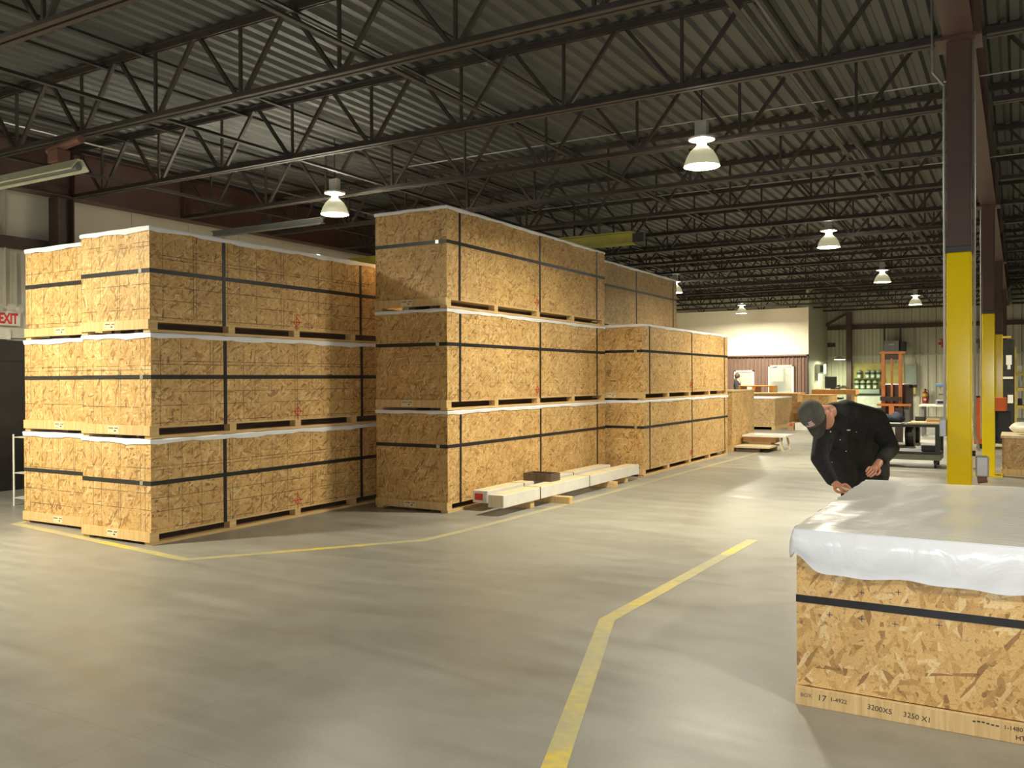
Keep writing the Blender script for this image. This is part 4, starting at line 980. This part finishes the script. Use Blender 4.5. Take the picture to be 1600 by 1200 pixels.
shR = P(1289, 676, 7.13); elR = P(1280, 716, 7.02); wrR = P(1301, 753, 6.86)
shL = P(1368, 655, 7.30); elL = P(1391, 700, 7.16); wrL = P(1371, 726, 6.96)
hpR = hip-RT*.10-UP*.05; hpL = hip+RT*.11-UP*.05
knR = Vector((hpR.x, hpR.y, .47))-FW*.05; knL = Vector((hpL.x, hpL.y, .47))-FW*.03
anR = Vector((hpR.x, hpR.y, .09)); anL = Vector((hpL.x, hpL.y, .09))
# hands
def hand(side, wr, palm, tip, out, V, Ed, tag_):
    """palm from wr to palm, four fingers bending to tip, thumb on the 'out' side"""
    d = (palm-wr).normalized(); across = d.cross(out).normalized(); out = across.cross(d).normalized()
    V[tag_+'pm'] = (L_(wr+d*.045), (.030, .024)); V[tag_+'pe'] = (L_(wr+d*.085), (.033, .020))
    Ed += chain(tag_+'wr', tag_+'pm', tag_+'pe')
    for i, (s_, ln) in enumerate(((-.033, .072), (-.011, .082), (.011, .078), (.033, .062))):
        b0 = wr+d*.095+out*s_; t = (tip-b0).normalized()
        m1 = b0+(d*.55+t*.45).normalized()*ln*.5; m2 = m1+t*ln*.36; m3_ = m2+(t-d*.5).normalized()*ln*.25
        ks = [tag_+'f%d%d' % (i, k) for k in range(4)]
        for k_, p_, r_ in zip(ks, (b0, m1, m2, m3_), (.0105, .0098, .009, .0075)): V[k_] = (L_(p_), r_)
        Ed += [(tag_+'pe', ks[0])]+chain(*ks)
    t0 = wr+d*.035+out*-.045; t1 = t0+(d*.8-out*.35+(tip-t0).normalized()*.4).normalized()*.04; t2 = t1+(tip-t1).normalized()*.035
    for k_, p_, r_ in ((tag_+'t0', t0, .013), (tag_+'t1', t1, .011), (tag_+'t2', t2, .009)): V[k_] = (L_(p_), r_)
    Ed += [(tag_+'pm', tag_+'t0')]+chain(tag_+'t0', tag_+'t1', tag_+'t2')
V = {'hip': (L_(hip), .07), 'waist': (L_(waist), .07), 'chest': (L_(chest), .07), 'ub': (L_(ub), .055), 'nk': (L_(nk), .060), 'nk2': (L_(nk2), .058), 'hd': (L_(hd), (.085, .082)), 'hd2': (L_(hd2), (.088, .086)),
     'shR': (L_(shR), .038), 'elR': (L_(elR), .036), 'Rwr': (L_(wrR), .030), 'shL': (L_(shL), .038), 'elL': (L_(elL), .036), 'Lwr': (L_(wrL), .032),
     'hpR': (L_(hpR), .06), 'knR': (L_(knR), .05), 'anR': (L_(anR), .04), 'hpL': (L_(hpL), .06), 'knL': (L_(knL), .05), 'anL': (L_(anL), .04)}
Ed = chain('hip', 'waist', 'chest', 'ub', 'nk', 'nk2', 'hd', 'hd2')+chain('ub', 'shR', 'elR', 'Rwr')+chain('ub', 'shL', 'elL', 'Lwr')+chain('hip', 'hpR', 'knR', 'anR')+chain('hip', 'hpL', 'knL', 'anL')
hand(1, wrR, P(1318, 762, 6.80), P(1334, 770, 6.74), UP+RT*.2, V, Ed, 'R')
hand(-1, wrL, P(1352, 746, 6.82), P(1341, 757, 6.78), -RT+UP*.5, V, Ed, 'L')
# head frame: the crown points at the viewer, the face looks down
hU = (-RT*.74+UP*.20-FW*.64).normalized(); hF = (RT*.12-UP*.95-FW*.30); hF = (hF-hU*hF.dot(hU)).normalized(); hS = hU.cross(hF).normalized()
hc = P(1271, 648, 6.94)
def face(b):
    c = L_(hc); rot = Matrix((hS, hF, hU)).transposed()
    b.sph(L_(P(1289, 652, 7.0)), .074, (.95, 1.38, 1.0), 3, rot)                       # jaw and cheeks
    b.sph(c+hF*.103-hU*.055, .016, (.8, 1.2, 1.6), 2, rot)                         # nose
    for s_ in (-1, 1):
        b.sph(c+hS*s_*.078-hU*.060-hF*.012, .03, (.35, .62, 1.05), 2, rot)          # ears
        b.sph(c+hS*s_*.033+hF*.086-hU*.02, .011, (1, .6, .8), 1, rot)              # eyes
    b.sph(L_(P(1296, 640, 6.955)), .024, (.5, 1.2, .6), 2, rot)                       # the ear turned to the viewer
    b.sph(c+hF*.090-hU*.100, .022, (1.1, .4, .35), 1, rot)                         # mouth
link('body', skin_mesh('body', V, Ed, 'skin', 0, 2, face), man)
# jacket
hR_, hL_ = L_(hip-RT*.10), L_(hip+RT*.10); cR, cL = L_(shR.lerp(chest, .35)), L_(shL.lerp(chest, .35)); hem = -UP*.13-FW*.03
bones = [(L_(P(1303, 690, 7.16)), L_(P(1322, 742, 7.25)), .11, .10), (cR, hR_, .125, .135), (cL, hL_, .13, .14), (L_(chest), L_(hip), .15, .15), (L_(ub), L_(chest), .12, .15), (hR_, hR_+hem, .13, .125), (hL_, hL_+hem, .14, .13), (L_(hip), L_(hip)+hem, .15, .14),
         (L_(ub), L_(nk.lerp(nk2, .45)), .105, .070), (L_(ub), L_(shR), .11, .092), (L_(ub), L_(shL), .115, .098),
         (L_(shR), L_(elR), .092, .070), (L_(elR), L_(wrR-(wrR-elR).normalized()*.02), .070, .050), (L_(shL), L_(elL), .098, .076), (L_(elL), L_(elL.lerp(wrL, .70)), .076, .058)]
jk = link('jacket', capsules('jacket', bones, 'denim_black', .012, 6), man)
pk = P(1326, 672, 7.02)
MB().sph(L_(pk), .011, (1.6, .5, .6), 1).build('pocket_tag', 'white_cloth', jk)
for x, y in ((1298, 675), (1338, 675), (1313, 687), (1322, 705), (1300, 722)): MB().sph(L_(P(x, y, 7.0)), .006, sub=1).build('button', 'buckle_steel', jk)
bones = [(L_(hip), L_(hpR), .15, .125), (L_(hip), L_(hpL), .15, .125), (L_(hpR), L_(knR), .115, .082), (L_(knR), L_(anR), .082, .066), (L_(hpL), L_(knL), .115, .082), (L_(knL), L_(anL), .082, .066)]
link('trousers', capsules('trousers', bones, 'trouser_navy', .012, 6), man)
for a in (anR, anL):
    c = L_(a); b = MB().sph((0, 0, 0), 1, (.05, .14, .055), 3)
    for v in b.bm.verts: v.co.z = max(-.045, v.co.z)
    s_ = b.build('shoe', 'dark_metal', man, Vector((c.x, c.y, .046))-FW*.05, True); s_.rotation_euler = (0, 0, YAW)
# cap with bill and flag patch
rot = Matrix((hS, hF, hU)).transposed(); cm = Matrix.Translation(L_(hc)+hU*.028) @ rot.to_4x4()
b = MB(); bmesh.ops.create_uvsphere(b.bm, u_segments=24, v_segments=14, radius=1)
bmesh.ops.delete(b.bm, geom=[v for v in b.bm.verts if v.co.z < -.25], context='VERTS')
for v in b.bm.verts: v.co = Vector((v.co.x*.103, v.co.y*.118, v.co.z*.108))
cp = b.build('cap', 'cap_grey', man, smooth=True); cp.matrix_local = cm
def bill(u, v):
    a = (u-.5)*math.pi*.92; r = 1+v*.62*math.cos(a)
    return (.098*math.sin(a)*(1-.05*v), .112*math.cos(a)+v*.085*math.cos(a), -.022-.020*v+.018*math.cos(a)*(1-v)-.012*abs(math.sin(a))*v)
b = MB().grid(bill, 18, 5); g_ = b.bm.faces[:]
bmesh.ops.solidify(b.bm, geom=g_, thickness=.004)
bl = b.build('bill', 'cap_grey', cp, smooth=True)
def patch(u0, u1, v0, v1, off):
    def f(u, v):
        a = (u0+(u1-u0)*u); e = (v0+(v1-v0)*v); k = 1+off
        return (.103*k*math.cos(e)*math.sin(a), .118*k*math.cos(e)*math.cos(a), .108*k*math.sin(e))
    return f
fl_ = MB().grid(patch(-.42, .36, .34, .80, .012), 8, 5).build('flag_patch', 'white_cloth', cp)
MB().grid(patch(-.42, -.06, .56, .80, .018), 4, 3).build('flag_field', 'flag_blue', fl_)
for i in range(3): MB().grid(patch(-.06 if i > 1 else -.42, .36, .36+.15*i, .43+.15*i, .016), 6, 2).build('flag_stripe', 'flag_red', fl_)
ph = MB().obox(P(1316, 762, 6.73), P(1342, 770, 6.735), .020, .010).build('pen', 'sign_white'); tag(ph, 'white stick held in the hand of the bending worker', 'pen')

# far person by the office window
q = atY(1153, 600, 34.2); o = empty('person', (q.x, 34.2, 0), 'person with long dark hair and dark clothes standing before the smaller office window', 'person')
V = {'hip': ((0, 0, .95), .12), 'waist': ((0, 0, 1.12), .11), 'ch': ((0, 0, 1.34), (.15, .11)), 'nk': ((0, 0, 1.52), .05), 'hd': ((.01, 0, 1.60), .07), 'hd2': ((.01, 0, 1.70), .075),
     'sL': ((-.02, .17, 1.42), .055), 'eL': ((.0, .22, 1.15), .045), 'wL': ((.16, .18, .98), .035), 'hL': ((.22, .17, .95), .035), 'sR': ((-.02, -.17, 1.42), .055), 'eR': ((.0, -.22, 1.15), .045), 'wR': ((.16, -.18, .98), .035), 'hR': ((.22, -.17, .95), .035),
     'lL': ((0, .09, .88), .09), 'kL': ((.02, .09, .48), .06), 'aL': ((0, .09, .04), .045), 'lR': ((0, -.09, .88), .09), 'kR': ((.02, -.09, .48), .06), 'aR': ((0, -.09, .04), .045)}
E2 = chain('hip', 'waist', 'ch', 'nk', 'hd', 'hd2')+chain('ch', 'sL', 'eL', 'wL', 'hL')+chain('ch', 'sR', 'eR', 'wR', 'hR')+chain('hip', 'lL', 'kL', 'aL')+chain('hip', 'lR', 'kR', 'aR')
link('body', skin_mesh('body', V, E2, 'skin', 0, 1, lambda b: b.sph((.095, 0, 1.66), .016)), o)
V2 = {k: (v[0], (v[1] if isinstance(v[1], (int, float)) else v[1][0])+.03) for k, v in V.items() if k not in ('hd', 'hd2', 'hL', 'hR')}
V2['nk'] = (V['nk'][0], .062); V2['hip'] = ((0, 0, .95), .19); V2['waist'] = ((0, 0, 1.12), .16)
link('clothes', skin_mesh('clothes', V2, [e for e in E2 if e[0] in V2 and e[1] in V2], 'denim_black', 0, 1), o)
b = MB().sph((-.03, 0, 1.68), .115, (.95, .95, 1.05), 3).sph((-.07, 0, 1.45), .10, (.8, 1.1, 2.2), 3); b.build('hair', 'hair', o, smooth=True)
